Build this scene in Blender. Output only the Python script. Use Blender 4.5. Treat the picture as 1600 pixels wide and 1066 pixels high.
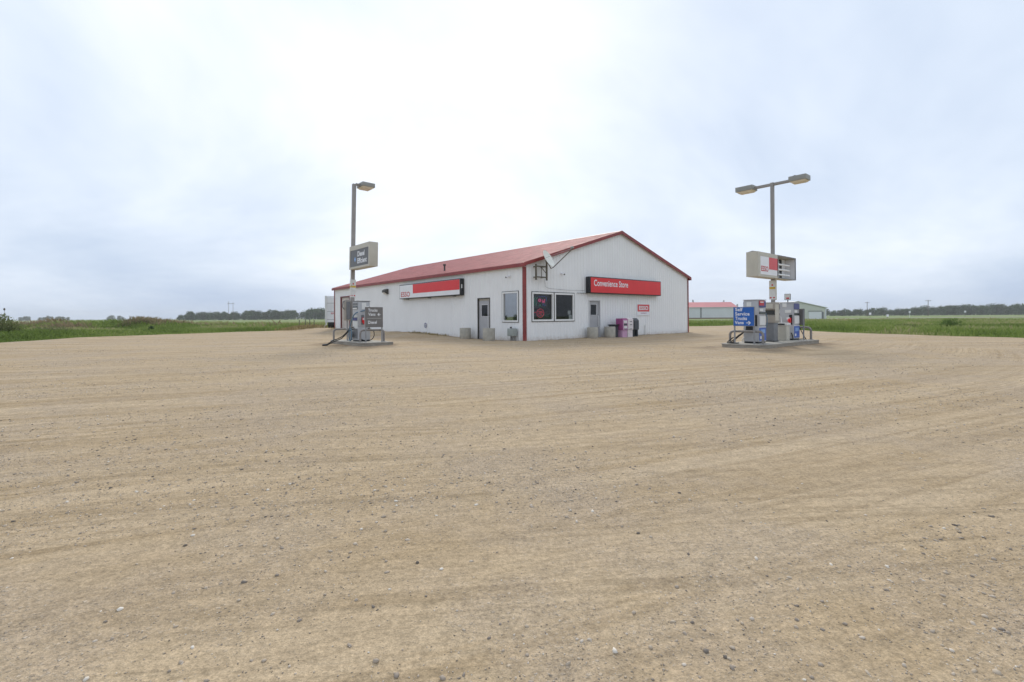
import bpy, bmesh, math, random
import numpy as np
from mathutils import Vector, Matrix

random.seed(7)
rng = np.random.default_rng(11)
for o in list(bpy.data.objects):
    bpy.data.objects.remove(o)
scene = bpy.context.scene
COL = scene.collection

# ------------------------------------------------------------------ camera
cam_data = bpy.data.cameras.new('camera')
cam = bpy.data.objects.new('camera', cam_data)
COL.objects.link(cam)
cam.location = (0, 0, 1.2)
cam.rotation_euler = (Matrix.Rotation(math.radians(90), 4, 'X') @ Matrix.Rotation(-0.0069, 4, 'Z')).to_euler()
cam_data.sensor_width = 36
cam_data.lens = 753 / 1600 * 36
cam_data.shift_y = -38 / 1600
cam_data.clip_start = 0.05
cam_data.clip_end = 9000
scene.camera = cam

# ------------------------------------------------------------------ sky, sun, exposure
SUN_EL, SUN_AZ = math.radians(36), math.radians(3)        # azimuth measured from +Y towards +X
sun_dir = Vector((math.sin(SUN_AZ) * math.cos(SUN_EL), math.cos(SUN_AZ) * math.cos(SUN_EL), math.sin(SUN_EL)))
world = bpy.data.worlds.new('World')
scene.world = world
world.use_nodes = True
nt = world.node_tree
nt.nodes.clear()


def wn(t, **kw):
    n = nt.nodes.new(t)
    for k, v in kw.items():
        setattr(n, k, v)
    return n


def wl(a, b):
    nt.links.new(a, b)


def wmath(op, a, b=None, c=None):
    n = wn('ShaderNodeMath', operation=op)
    for i, x in enumerate((a, b, c)):
        if x is None:
            continue
        if isinstance(x, (int, float)):
            n.inputs[i].default_value = x
        else:
            wl(x, n.inputs[i])
    return n.outputs[0]


tc = wn('ShaderNodeTexCoord')
sky = wn('ShaderNodeTexSky', sky_type='NISHITA', sun_disc=False, sun_elevation=SUN_EL, sun_rotation=SUN_AZ,
         air_density=1.0, dust_density=2.5, ozone_density=1.0)
bg_sky = wn('ShaderNodeBackground')
wl(sky.outputs[0], bg_sky.inputs[0])
bg_sky.inputs[1].default_value = 0.10
sep = wn('ShaderNodeSeparateXYZ')
wl(tc.outputs['Generated'], sep.inputs[0])
zz = wmath('ADD', wmath('MAXIMUM', sep.outputs[2], 0.0), 0.34)
comb = wn('ShaderNodeCombineXYZ')
wl(wmath('DIVIDE', sep.outputs[0], zz), comb.inputs[0])
wl(wmath('DIVIDE', sep.outputs[1], zz), comb.inputs[1])
comb.inputs[2].default_value = 26.8
n1 = wn('ShaderNodeTexNoise')
n1.inputs['Scale'].default_value = 0.85
n1.inputs['Detail'].default_value = 5
n1.inputs['Roughness'].default_value = 0.57
n1.inputs['Distortion'].default_value = 0.35
wl(comb.outputs[0], n1.inputs['Vector'])
# brighter cloud where the veiled sun stands behind it
dotn = wn('ShaderNodeVectorMath', operation='DOT_PRODUCT')
wl(tc.outputs['Generated'], dotn.inputs[0])
dotn.inputs[1].default_value = sun_dir
glow = wmath('POWER', wmath('MAXIMUM', dotn.outputs['Value'], 0.0), 4.0)
low = wmath('POWER', wmath('SUBTRACT', 1.0, wmath('MAXIMUM', sep.outputs[2], 0.0)), 7.0)      # overcast sky is dimmer near the horizon
tone = wmath('ADD', wmath('MULTIPLY', wmath('SUBTRACT', n1.outputs['Fac'], 0.5), 1.7), 0.49)
tone = wmath('ADD', tone, wmath('MULTIPLY', glow, 0.27))
tone = wmath('SUBTRACT', tone, wmath('MULTIPLY', low, 0.22))
ramp = wn('ShaderNodeValToRGB')
e = ramp.color_ramp.elements
e[0].position = 0.0
e[0].color = (0.42, 0.52, 0.69, 1)
e[1].position = 1.0
e[1].color = (0.91, 0.94, 0.975, 1)
for p_, c_ in ((0.30, (0.545, 0.635, 0.775)), (0.60, (0.69, 0.765, 0.875))):
    m = e.new(p_)
    m.color = (*c_, 1)
wl(tone, ramp.inputs[0])
bg_cloud = wn('ShaderNodeBackground')
wl(ramp.outputs[0], bg_cloud.inputs[0])
bg_cloud.inputs[1].default_value = 1.0
mixw = wn('ShaderNodeMixShader')
mixw.inputs[0].default_value = 0.94
wl(bg_sky.outputs[0], mixw.inputs[1])
wl(bg_cloud.outputs[0], mixw.inputs[2])
outw = wn('ShaderNodeOutputWorld')
wl(mixw.outputs[0], outw.inputs[0])

sun_data = bpy.data.lights.new('sun', 'SUN')
sun_data.energy = 1.5
sun_data.angle = math.radians(18)
sun_data.color = (1.0, 0.93, 0.82)
sun = bpy.data.objects.new('sun', sun_data)
COL.objects.link(sun)
sun.rotation_euler = sun_dir.to_track_quat('Z', 'Y').to_euler()

scene.view_settings.view_transform = 'Standard'
scene.view_settings.look = 'None'
scene.view_settings.exposure = 0.30
scene.view_settings.gamma = 1.0
scene.render.engine = 'CYCLES'
scene.cycles.max_bounces = 5
scene.cycles.diffuse_bounces = 3
scene.cycles.transparent_max_bounces = 12


# ================================================================== helpers
def mat(name, color, rough=0.6, metal=0.0, var=0.12, scale=4.0, bump=0.0, bscale=60, dirt=0.0, dirt_col=(0.33, 0.25, 0.17),
        dirt_h=0.5, spec=0.5, emit=0.0, streak=0.0):
    """painted / plain surface with noise variation; dirt = dust splashed up from the lot, by height"""
    m = bpy.data.materials.new(name)
    m.use_nodes = True
    t = m.node_tree
    b = t.nodes['Principled BSDF']
    b.inputs['Roughness'].default_value = rough
    b.inputs['Metallic'].default_value = metal
    b.inputs['Specular IOR Level'].default_value = spec
    tcn = t.nodes.new('ShaderNodeTexCoord')
    geo = t.nodes.new('ShaderNodeNewGeometry')
    n = t.nodes.new('ShaderNodeTexNoise')
    n.inputs['Scale'].default_value = scale
    n.inputs['Detail'].default_value = 5
    t.links.new(geo.outputs['Position'], n.inputs['Vector'])
    mr = t.nodes.new('ShaderNodeMapRange')
    mr.inputs['From Min'].default_value = 0.3
    mr.inputs['From Max'].default_value = 0.7
    mr.inputs['To Min'].default_value = 1 - var
    mr.inputs['To Max'].default_value = 1 + var
    t.links.new(n.outputs['Fac'], mr.inputs['Value'])
    mul = t.nodes.new('ShaderNodeMix')
    mul.data_type = 'RGBA'
    mul.blend_type = 'MULTIPLY'
    mul.inputs['Factor'].default_value = 1
    mul.inputs[6].default_value = (*color, 1)
    t.links.new(mr.outputs[0], mul.inputs[7])
    out = mul.outputs[2]
    if streak > 0:
        mp = t.nodes.new('ShaderNodeMapping')
        mp.inputs['Scale'].default_value = (9, 9, 0.35)
        t.links.new(geo.outputs['Position'], mp.inputs['Vector'])
        n3 = t.nodes.new('ShaderNodeTexNoise')
        n3.inputs['Scale'].default_value = 1
        n3.inputs['Detail'].default_value = 4
        t.links.new(mp.outputs[0], n3.inputs['Vector'])
        r3 = t.nodes.new('ShaderNodeMapRange')
        r3.inputs['From Min'].default_value = 0.52
        r3.inputs['From Max'].default_value = 0.8
        r3.inputs['To Max'].default_value = streak
        t.links.new(n3.outputs['Fac'], r3.inputs['Value'])
        mx3 = t.nodes.new('ShaderNodeMix')
        mx3.data_type = 'RGBA'
        mx3.inputs[7].default_value = (*[c * 0.55 for c in dirt_col], 1)
        t.links.new(r3.outputs[0], mx3.inputs['Factor'])
        t.links.new(out, mx3.inputs[6])
        out = mx3.outputs[2]
    if dirt > 0:
        sp = t.nodes.new('ShaderNodeSeparateXYZ')
        t.links.new(geo.outputs['Position'], sp.inputs[0])
        n2 = t.nodes.new('ShaderNodeTexNoise')
        n2.inputs['Scale'].default_value = 7
        n2.inputs['Detail'].default_value = 6
        t.links.new(geo.outputs['Position'], n2.inputs['Vector'])
        a = t.nodes.new('ShaderNodeMath')
        a.operation = 'MULTIPLY_ADD'
        a.inputs[1].default_value = dirt_h * 1.6
        t.links.new(n2.outputs['Fac'], a.inputs[0])
        mr2 = t.nodes.new('ShaderNodeMath')
        mr2.operation = 'MULTIPLY'
        mr2.inputs[1].default_value = -1
        t.links.new(sp.outputs[2], mr2.inputs[0])
        t.links.new(mr2.outputs[0], a.inputs[2])
        r = t.nodes.new('ShaderNodeMapRange')
        r.inputs['From Min'].default_value = 0
        r.inputs['From Max'].default_value = dirt_h
        r.inputs['To Max'].default_value = dirt
        t.links.new(a.outputs[0], r.inputs['Value'])
        mx = t.nodes.new('ShaderNodeMix')
        mx.data_type = 'RGBA'
        mx.inputs[7].default_value = (*dirt_col, 1)
        t.links.new(r.outputs[0], mx.inputs['Factor'])
        t.links.new(out, mx.inputs[6])
        out = mx.outputs[2]
    t.links.new(out, b.inputs['Base Color'])
    if emit > 0:
        t.links.new(out, b.inputs['Emission Color'])
        b.inputs['Emission Strength'].default_value = emit
    if bump > 0:
        nb = t.nodes.new('ShaderNodeTexNoise')
        nb.inputs['Scale'].default_value = bscale
        nb.inputs['Detail'].default_value = 4
        t.links.new(geo.outputs['Position'], nb.inputs['Vector'])
        bp = t.nodes.new('ShaderNodeBump')
        bp.inputs['Distance'].default_value = bump
        bp.inputs['Strength'].default_value = 1
        t.links.new(nb.outputs['Fac'], bp.inputs['Height'])
        t.links.new(bp.outputs[0], b.inputs['Normal'])
    return m


def glass_mat(name, tint, ior):
    m = bpy.data.materials.new(name)
    m.use_nodes = True
    t = m.node_tree
    t.nodes.clear()
    out = t.nodes.new('ShaderNodeOutputMaterial')
    tr = t.nodes.new('ShaderNodeBsdfTransparent')
    tr.inputs[0].default_value = (*tint, 1)
    gl = t.nodes.new('ShaderNodeBsdfGlossy')
    gl.inputs['Roughness'].default_value = 0.015
    f0 = ((ior - 1) / (ior + 1)) ** 2
    geo = t.nodes.new('ShaderNodeNewGeometry')
    dt = t.nodes.new('ShaderNodeVectorMath')
    dt.operation = 'DOT_PRODUCT'
    t.links.new(geo.outputs['Incoming'], dt.inputs[0])
    t.links.new(geo.outputs['Normal'], dt.inputs[1])
    prev = dt.outputs['Value']
    for op, val in (('ABSOLUTE', None), ('SUBTRACT', 'inv'), ('POWER', 5.0), ('MULTIPLY', 1 - f0), ('ADD', f0)):
        q = t.nodes.new('ShaderNodeMath')
        q.operation = op
        if val == 'inv':
            q.inputs[0].default_value = 1.0
            t.links.new(prev, q.inputs[1])
        else:
            t.links.new(prev, q.inputs[0])
            if val is not None:
                q.inputs[1].default_value = val
        prev = q.outputs[0]
    mx = t.nodes.new('ShaderNodeMixShader')
    t.links.new(prev, mx.inputs[0])
    t.links.new(tr.outputs[0], mx.inputs[1])
    t.links.new(gl.outputs[0], mx.inputs[2])
    t.links.new(mx.outputs[0], out.inputs[0])
    return m


def tone_mat(name, stops, rough=0.85, attr='tone', transl=0.0):
    """colour of each blade / stone / leaf clump from a per-piece attribute"""
    m = bpy.data.materials.new(name)
    m.use_nodes = True
    t = m.node_tree
    b = t.nodes['Principled BSDF']
    b.inputs['Roughness'].default_value = rough
    b.inputs['Specular IOR Level'].default_value = 0.25
    at = t.nodes.new('ShaderNodeAttribute')
    at.attribute_name = attr
    r = t.nodes.new('ShaderNodeValToRGB')
    el = r.color_ramp.elements
    el[0].position, el[0].color = stops[0][0], (*stops[0][1], 1)
    el[1].position, el[1].color = stops[-1][0], (*stops[-1][1], 1)
    for p, c in stops[1:-1]:
        x = el.new(p)
        x.color = (*c, 1)
    t.links.new(at.outputs['Fac'], r.inputs[0])
    t.links.new(r.outputs[0], b.inputs['Base Color'])
    if transl > 0:
        tl = t.nodes.new('ShaderNodeBsdfTranslucent')
        t.links.new(r.outputs[0], tl.inputs[0])
        mx = t.nodes.new('ShaderNodeMixShader')
        mx.inputs[0].default_value = transl
        t.links.new(b.outputs[0], mx.inputs[1])
        t.links.new(tl.outputs[0], mx.inputs[2])
        t.links.new(mx.outputs[0], t.nodes['Material Output'].inputs[0])
    return m


class MB:
    """collects shapes; build() links them as one mesh object"""

    def __init__(self):
        self.v, self.f = [], []

    def add(self, vs, fs):
        k = len(self.v)
        self.v += [tuple(p) for p in vs]
        self.f += [tuple(i + k for i in q) for q in fs]
        return self

    def box(self, x0, y0, z0, x1, y1, z1, b=0.0):
        if b <= 0:
            vs = [(x0, y0, z0), (x1, y0, z0), (x1, y1, z0), (x0, y1, z0), (x0, y0, z1), (x1, y0, z1), (x1, y1, z1), (x0, y1, z1)]
            return self.add(vs, [(0, 3, 2, 1), (4, 5, 6, 7), (0, 1, 5, 4), (1, 2, 6, 5), (2, 3, 7, 6), (3, 0, 4, 7)])
        bm = bmesh.new()
        bmesh.ops.create_cube(bm, size=1)
        for q in bm.verts:
            q.co = Vector(((x0 + x1) / 2 + q.co.x * (x1 - x0), (y0 + y1) / 2 + q.co.y * (y1 - y0), (z0 + z1) / 2 + q.co.z * (z1 - z0)))
        bmesh.ops.bevel(bm, geom=bm.edges[:], offset=b, segments=2, profile=0.6, affect='EDGES')
        bm.verts.index_update()
        self.add([q.co[:] for q in bm.verts], [[q.index for q in f.verts] for f in bm.faces])
        bm.free()
        return self

    def quad(self, a, b, c, d):
        return self.add([a, b, c, d], [(0, 1, 2, 3)])

    def prism(self, poly, axis, a0, a1):
        """poly of 2-D points extruded along axis 'x','y' or 'z' from a0 to a1"""
        def P(p, a):
            return {'x': (a, p[0], p[1]), 'y': (p[0], a, p[1]), 'z': (p[0], p[1], a)}[axis]
        n = len(poly)
        vs = [P(p, a0) for p in poly] + [P(p, a1) for p in poly]
        fs = [tuple(range(n))[::-1], tuple(range(n, 2 * n))] + [(i, (i + 1) % n, n + (i + 1) % n, n + i) for i in range(n)]
        return self.add(vs, fs)

    def tube(self, pts, r, n=8, cap=True):
        pts = [Vector(p) for p in pts]
        rs = r if isinstance(r, (list, tuple)) else [r] * len(pts)
        vs, fs = [], []
        prev = None
        for i, p in enumerate(pts):
            d = (pts[min(i + 1, len(pts) - 1)] - pts[max(i - 1, 0)]).normalized()
            if prev is None:
                a = d.orthogonal().normalized()
            else:
                a = (prev - d * prev.dot(d)).normalized()
            prev = a
            c = d.cross(a)
            for k in range(n):
                q = 2 * math.pi * k / n
                vs.append(p + (a * math.cos(q) + c * math.sin(q)) * rs[i])
        for i in range(len(pts) - 1):
            for k in range(n):
                fs.append((i * n + k, i * n + (k + 1) % n, (i + 1) * n + (k + 1) % n, (i + 1) * n + k))
        if cap:
            fs.append(tuple(range(n))[::-1])
            fs.append(tuple(range((len(pts) - 1) * n, len(pts) * n)))
        return self.add(vs, fs)

    def lathe(self, prof, n=28, c=(0, 0)):
        vs, fs = [], []
        for (r, z) in prof:
            for k in range(n):
                q = 2 * math.pi * k / n
                vs.append((c[0] + r * math.cos(q), c[1] + r * math.sin(q), z))
        for i in range(len(prof) - 1):
            for k in range(n):
                fs.append((i * n + k, i * n + (k + 1) % n, (i + 1) * n + (k + 1) % n, (i + 1) * n + k))
        return self.add(vs, fs)

    def build(self, name, material, parent=None, smooth=None, loc=None):
        me = bpy.data.meshes.new(name)
        me.from_pydata(self.v, [], self.f)
        me.update()
        return link_mesh(name, me, material, parent, smooth, loc)


def link_mesh(name, me, material, parent=None, smooth=None, loc=None):
    if material is not None and not me.materials:
        me.materials.append(material)
    if smooth:
        me.shade_smooth()
        me.set_sharp_from_angle(angle=math.radians(smooth))
    o = bpy.data.objects.new(name, me)
    COL.objects.link(o)
    if parent is not None:
        o.parent = parent
    if loc is not None:
        o.location = loc
    return o


def tag(o, label=None, cat=None, group=None, kind=None):
    if label:
        o['label'] = label
    if cat:
        o['category'] = cat
    if group:
        o['group'] = group
    if kind:
        o['kind'] = kind
    return o


def thing(name, label, cat, loc=(0, 0, 0), rz=0.0, group=None):
    o = bpy.data.objects.new(name, None)
    COL.objects.link(o)
    o.empty_display_size = 0.2
    o.location = loc
    o.rotation_euler = (0, 0, rz)
    return tag(o, label, cat, group)


def copy_tree(o, parent=None):
    c = o.copy()
    COL.objects.link(c)
    c.parent = parent
    for ch in list(o.children):
        copy_tree(ch, c)
    return c


def lettering(body, origin, right, up, mat_, parent, height=None, width=None, name='lettering', weight=0.0, depth=0.003, spacing=1.0, linegap=1.0):
    """flat lettering; origin = lower left corner; height = cap height of one line, or width = total width"""
    cu = bpy.data.curves.new('txt', 'FONT')
    cu.body = body
    cu.size = 1
    cu.offset = weight
    cu.space_character = spacing
    cu.space_line = linegap
    cu.resolution_u = 3
    ob = bpy.data.objects.new('txt', cu)
    COL.objects.link(ob)
    dg = bpy.context.evaluated_depsgraph_get()
    me = bpy.data.meshes.new_from_object(ob.evaluated_get(dg))
    bpy.data.objects.remove(ob)
    bpy.data.curves.remove(cu)
    co = np.empty(len(me.vertices) * 3)
    me.vertices.foreach_get('co', co)
    co = co.reshape(-1, 3)
    mn, mx = co.min(0), co.max(0)
    sx = sy = None
    if width:
        sx = width / (mx[0] - mn[0])
    if height:
        sy = height / (mx[1] - mn[1])
    sx = sx or sy
    sy = sy or sx
    R, U = Vector(right).normalized(), Vector(up).normalized()
    N = R.cross(U)
    new = []
    for p in co:
        q = Vector(origin) + R * ((p[0] - mn[0]) * sx) + U * ((p[1] - mn[1]) * sy) + N * depth
        new.append(q)
    me.vertices.foreach_set('co', np.array([c for q in new for c in q]))
    me.materials.clear()
    me.update()
    me.name = name
    return link_mesh(name, me, mat_, parent)


# ---- numpy value noise for terrain and scatter
_perm = rng.random((256, 256))


def vnoise(x, y):
    x = np.asarray(x, float)
    y = np.asarray(y, float)
    xi, yi = np.floor(x).astype(int), np.floor(y).astype(int)
    fx, fy = x - xi, y - yi
    fx, fy = fx * fx * (3 - 2 * fx), fy * fy * (3 - 2 * fy)
    g = lambda a, b: _perm[a % 256, b % 256]
    return (g(xi, yi) * (1 - fx) + g(xi + 1, yi) * fx) * (1 - fy) + (g(xi, yi + 1) * (1 - fx) + g(xi + 1, yi + 1) * fx) * fy


def fbm(x, y, o=4):
    s, a, t = 0, 0.5, 0
    for k in range(o):
        s = s + a * vnoise(x * 2 ** k + 17 * k, y * 2 ** k + 31 * k)
        t += a
        a *= 0.5
    return s / t


def smooth(a, b, x):
    t = np.clip((x - a) / (b - a), 0, 1)
    return t * t * (3 - 2 * t)


# building frame: corner of the store nearest the camera, local x along the front gable, local y along the long side wall
CX, CY = 0.6284, 23.384
ANG = math.atan2(0.647, 0.762)
UX, UY = math.cos(ANG), math.sin(ANG)


def bl(x, y, z=0.0):
    return (CX + UX * x - UY * y, CY + UY * x + UX * y, z)


# ================================================================== terrain
LOT = [(-27.5, -40), (-26.7, 22), (-27.0, 30), (-25.6, 38), (-21.6, 46), (-20.3, 48.5), (-19.5, 53), (-10, 60), (6, 58), (18.7, 50.6), (26, 55.5),
       (30, 60), (32, 58), (26.5, 50), (22.6, 40), (21.0, 33), (21.4, 29.5), (22.3, 26), (24, 22.6), (27, 17), (30, 8), (32, -40)]
LP = np.array(LOT)


def lot_sdf(x, y):
    """positive inside the lot, metres to its edge"""
    x = np.asarray(x, float)
    y = np.asarray(y, float)
    d = np.full(x.shape, 1e9)
    ins = np.zeros(x.shape, bool)
    n = len(LP)
    for i in range(n):
        a, b = LP[i], LP[(i + 1) % n]
        ex, ey = b - a
        t = np.clip(((x - a[0]) * ex + (y - a[1]) * ey) / (ex * ex + ey * ey), 0, 1)
        d = np.minimum(d, np.hypot(x - a[0] - t * ex, y - a[1] - t * ey))
        cr = ((a[1] > y) != (b[1] > y)) & (x < (b[0] - a[0]) * (y - a[1]) / (b[1] - a[1] + 1e-12) + a[0])
        ins ^= cr
    return np.where(ins, d, -d)


def track_s(x, y):
    """coordinate across the main wheel tracks, which run nearly straight to the upper right and bend round the pumps"""
    xc = np.clip(x, -14, 16)
    q = np.clip(x - 7, 0, 9)
    return y - 0.43 * xc - 0.003 * xc * xc - 0.035 * q * q + 0.05 * np.sin(x * 0.35 + y * 0.2)


def track_b(x, y):
    """second set of passes, running along the front of the lot"""
    return y - 0.10 * x + 0.004 * x * x + 0.08 * np.sin(x * 0.22 + 1.0)


def island_dist(x, y):
    d = np.full(np.shape(x), 1e9)
    for (ox, oy), (x0, x1, y0, y1) in (((8.8, 16.45), (-0.42, 4.88, 0.0, 1.66)), ((-6.14, 19.4), (0.0, 1.48, -0.08, 3.75))):
        lx = (x - ox) * UX + (y - oy) * UY
        ly = -(x - ox) * UY + (y - oy) * UX
        d = np.minimum(d, np.hypot(np.maximum(np.maximum(x0 - lx, lx - x1), 0), np.maximum(np.maximum(y0 - ly, ly - y1), 0)))
    return d


def terrain(x, y):
    sd = lot_sdf(x, y)
    z = 0.03 * (fbm(x * 0.22, y * 0.22) - 0.5)
    # wheel ruts and grader grooves follow the sweep round the pumps
    s = track_s(x, y)
    near = smooth(26, 10, y) * smooth(-2, 0.6, y)
    msk = smooth(0.30, 0.58, fbm(x * 0.09 + 5, y * 0.16 + 9, 3))
    z = z + near * msk * (0.010 * (fbm(s * 0.9, x * 0.04 + 3, 2) - 0.5) + 0.013 * (fbm(s * 3.1, x * 0.07 + 8, 2) - 0.5)
                          + 0.008 * (vnoise(s * 9.0, x * 0.16) - 0.5))
    sb2 = track_b(x, y)
    m2 = smooth(0.45, 0.65, fbm(x * 0.13 + 45, y * 0.3 + 19, 3))
    z = z + near * m2 * (0.012 * (fbm(sb2 * 2.6, x * 0.06 + 8, 2) - 0.5) + 0.006 * (vnoise(sb2 * 8.0, x * 0.2) - 0.5))
    z = z + near * (0.010 * (fbm(x * 2.4, y * 2.4, 3) - 0.5) + 0.010 * (fbm(x * 7.5, y * 7.5, 2) - 0.5))
    z = z + 0.07 * smooth(0.9, 0.0, island_dist(x, y)) * (0.3 + fbm(x * 1.7, y * 1.7, 2))
    # sand banked against the long wall of the store and at its far gable corner
    lx = (x - CX) * UX + (y - CY) * UY
    ly = -(x - CX) * UY + (y - CY) * UX
    dist = np.maximum(np.maximum(-lx, -ly), np.maximum(lx - 15, ly - 25.2))
    bank = (0.05 + 0.20 * smooth(4, 14, ly)) * (0.7 + 0.6 * fbm(x * 0.8, y * 0.8, 2)) * smooth(-2.6, -0.2, -np.abs(np.minimum(lx, 0) * 1.0)) * (lx < 1) * smooth(3, 7, ly)
    z = z + bank + 0.05 * smooth(1.3, 0.1, dist) * fbm(x * 1.3, y * 1.3, 2) * (ly < 1)
    # small berms of loose gravel at the lot edge, then the grass verge falling into a shallow ditch
    z = z + 0.06 * np.exp(-((sd - 0.3) / 0.7) ** 2) * (0.4 + 1.2 * fbm(x * 0.3, y * 0.3, 2))
    z = z - 0.28 * smooth(0.0, 9.0, -sd)
    # weedy mound beyond the left verge
    z = z + 1.0 * np.exp(-(((x + 50) / 10) ** 2 + ((y - 60) / 4.5) ** 2)) * (0.75 + 0.5 * fbm(x * 0.25, y * 0.25, 2)) \
        + 0.5 * np.exp(-(((x + 36) / 6) ** 2 + ((y - 33) / 4) ** 2))
    return z


def axis(a, b, c, f0, g):
    """coordinates from a to b, spacing f0 at c growing with distance"""
    out = [c]
    x = c
    while x < b:
        x += f0 + g * abs(x - c)
        out.append(x)
    x = c
    while x > a:
        x -= f0 + g * abs(x - c)
        out.insert(0, x)
    return np.array(out)


gx = axis(-95, 95, 0.8, 0.05, 0.020)
gy = np.concatenate([axis(-35, 1.9, 1.9, 0.06, 0.1)[:-1], axis(1.9, 105, 1.9, 0.03, 0.012)[1:]])
gy = np.unique(gy)
X, Y = np.meshgrid(gx, gy)
Z = terrain(X, Y)
rim = smooth(14, 0, np.minimum(np.minimum(X - gx[0], gx[-1] - X), np.minimum(Y - gy[0], gy[-1] - Y)))
Z = Z - 0.35 * rim
nx, ny = len(gx), len(gy)
idx = np.arange(nx * ny).reshape(ny, nx)
quads = np.stack([idx[:-1, :-1], idx[:-1, 1:], idx[1:, 1:], idx[1:, :-1]], -1).reshape(-1, 4)


def np_mesh(name, verts, faces, attr=None):
    me = bpy.data.meshes.new(name)
    k = faces.shape[1]
    me.vertices.add(len(verts))
    me.vertices.foreach_set('co', np.ascontiguousarray(verts, dtype=np.float32).ravel())
    me.loops.add(faces.size)
    me.loops.foreach_set('vertex_index', np.ascontiguousarray(faces, dtype=np.int32).ravel())
    me.polygons.add(len(faces))
    me.polygons.foreach_set('loop_start', np.arange(0, faces.size, k, dtype=np.int32))
    me.polygons.foreach_set('loop_total', np.full(len(faces), k, dtype=np.int32))
    for an, av in (attr or {}).items():
        at = me.attributes.new(an, 'FLOAT', 'POINT')
        at.data.foreach_set('value', np.ascontiguousarray(av, dtype=np.float32).ravel())
    me.update(calc_edges=True)
    me.validate()
    return me


def stain_and_shade(x, y):
    """oily brown soil plus painted contact shade, round the islands and at the foot of the store"""
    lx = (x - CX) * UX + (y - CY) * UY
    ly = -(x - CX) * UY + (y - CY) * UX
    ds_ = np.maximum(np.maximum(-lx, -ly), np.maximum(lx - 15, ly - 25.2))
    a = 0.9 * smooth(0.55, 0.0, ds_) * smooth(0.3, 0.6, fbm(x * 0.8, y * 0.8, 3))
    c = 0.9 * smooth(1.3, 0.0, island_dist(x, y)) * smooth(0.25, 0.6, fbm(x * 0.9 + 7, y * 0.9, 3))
    return np.clip(np.maximum(a, c), 0, 1)


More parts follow.
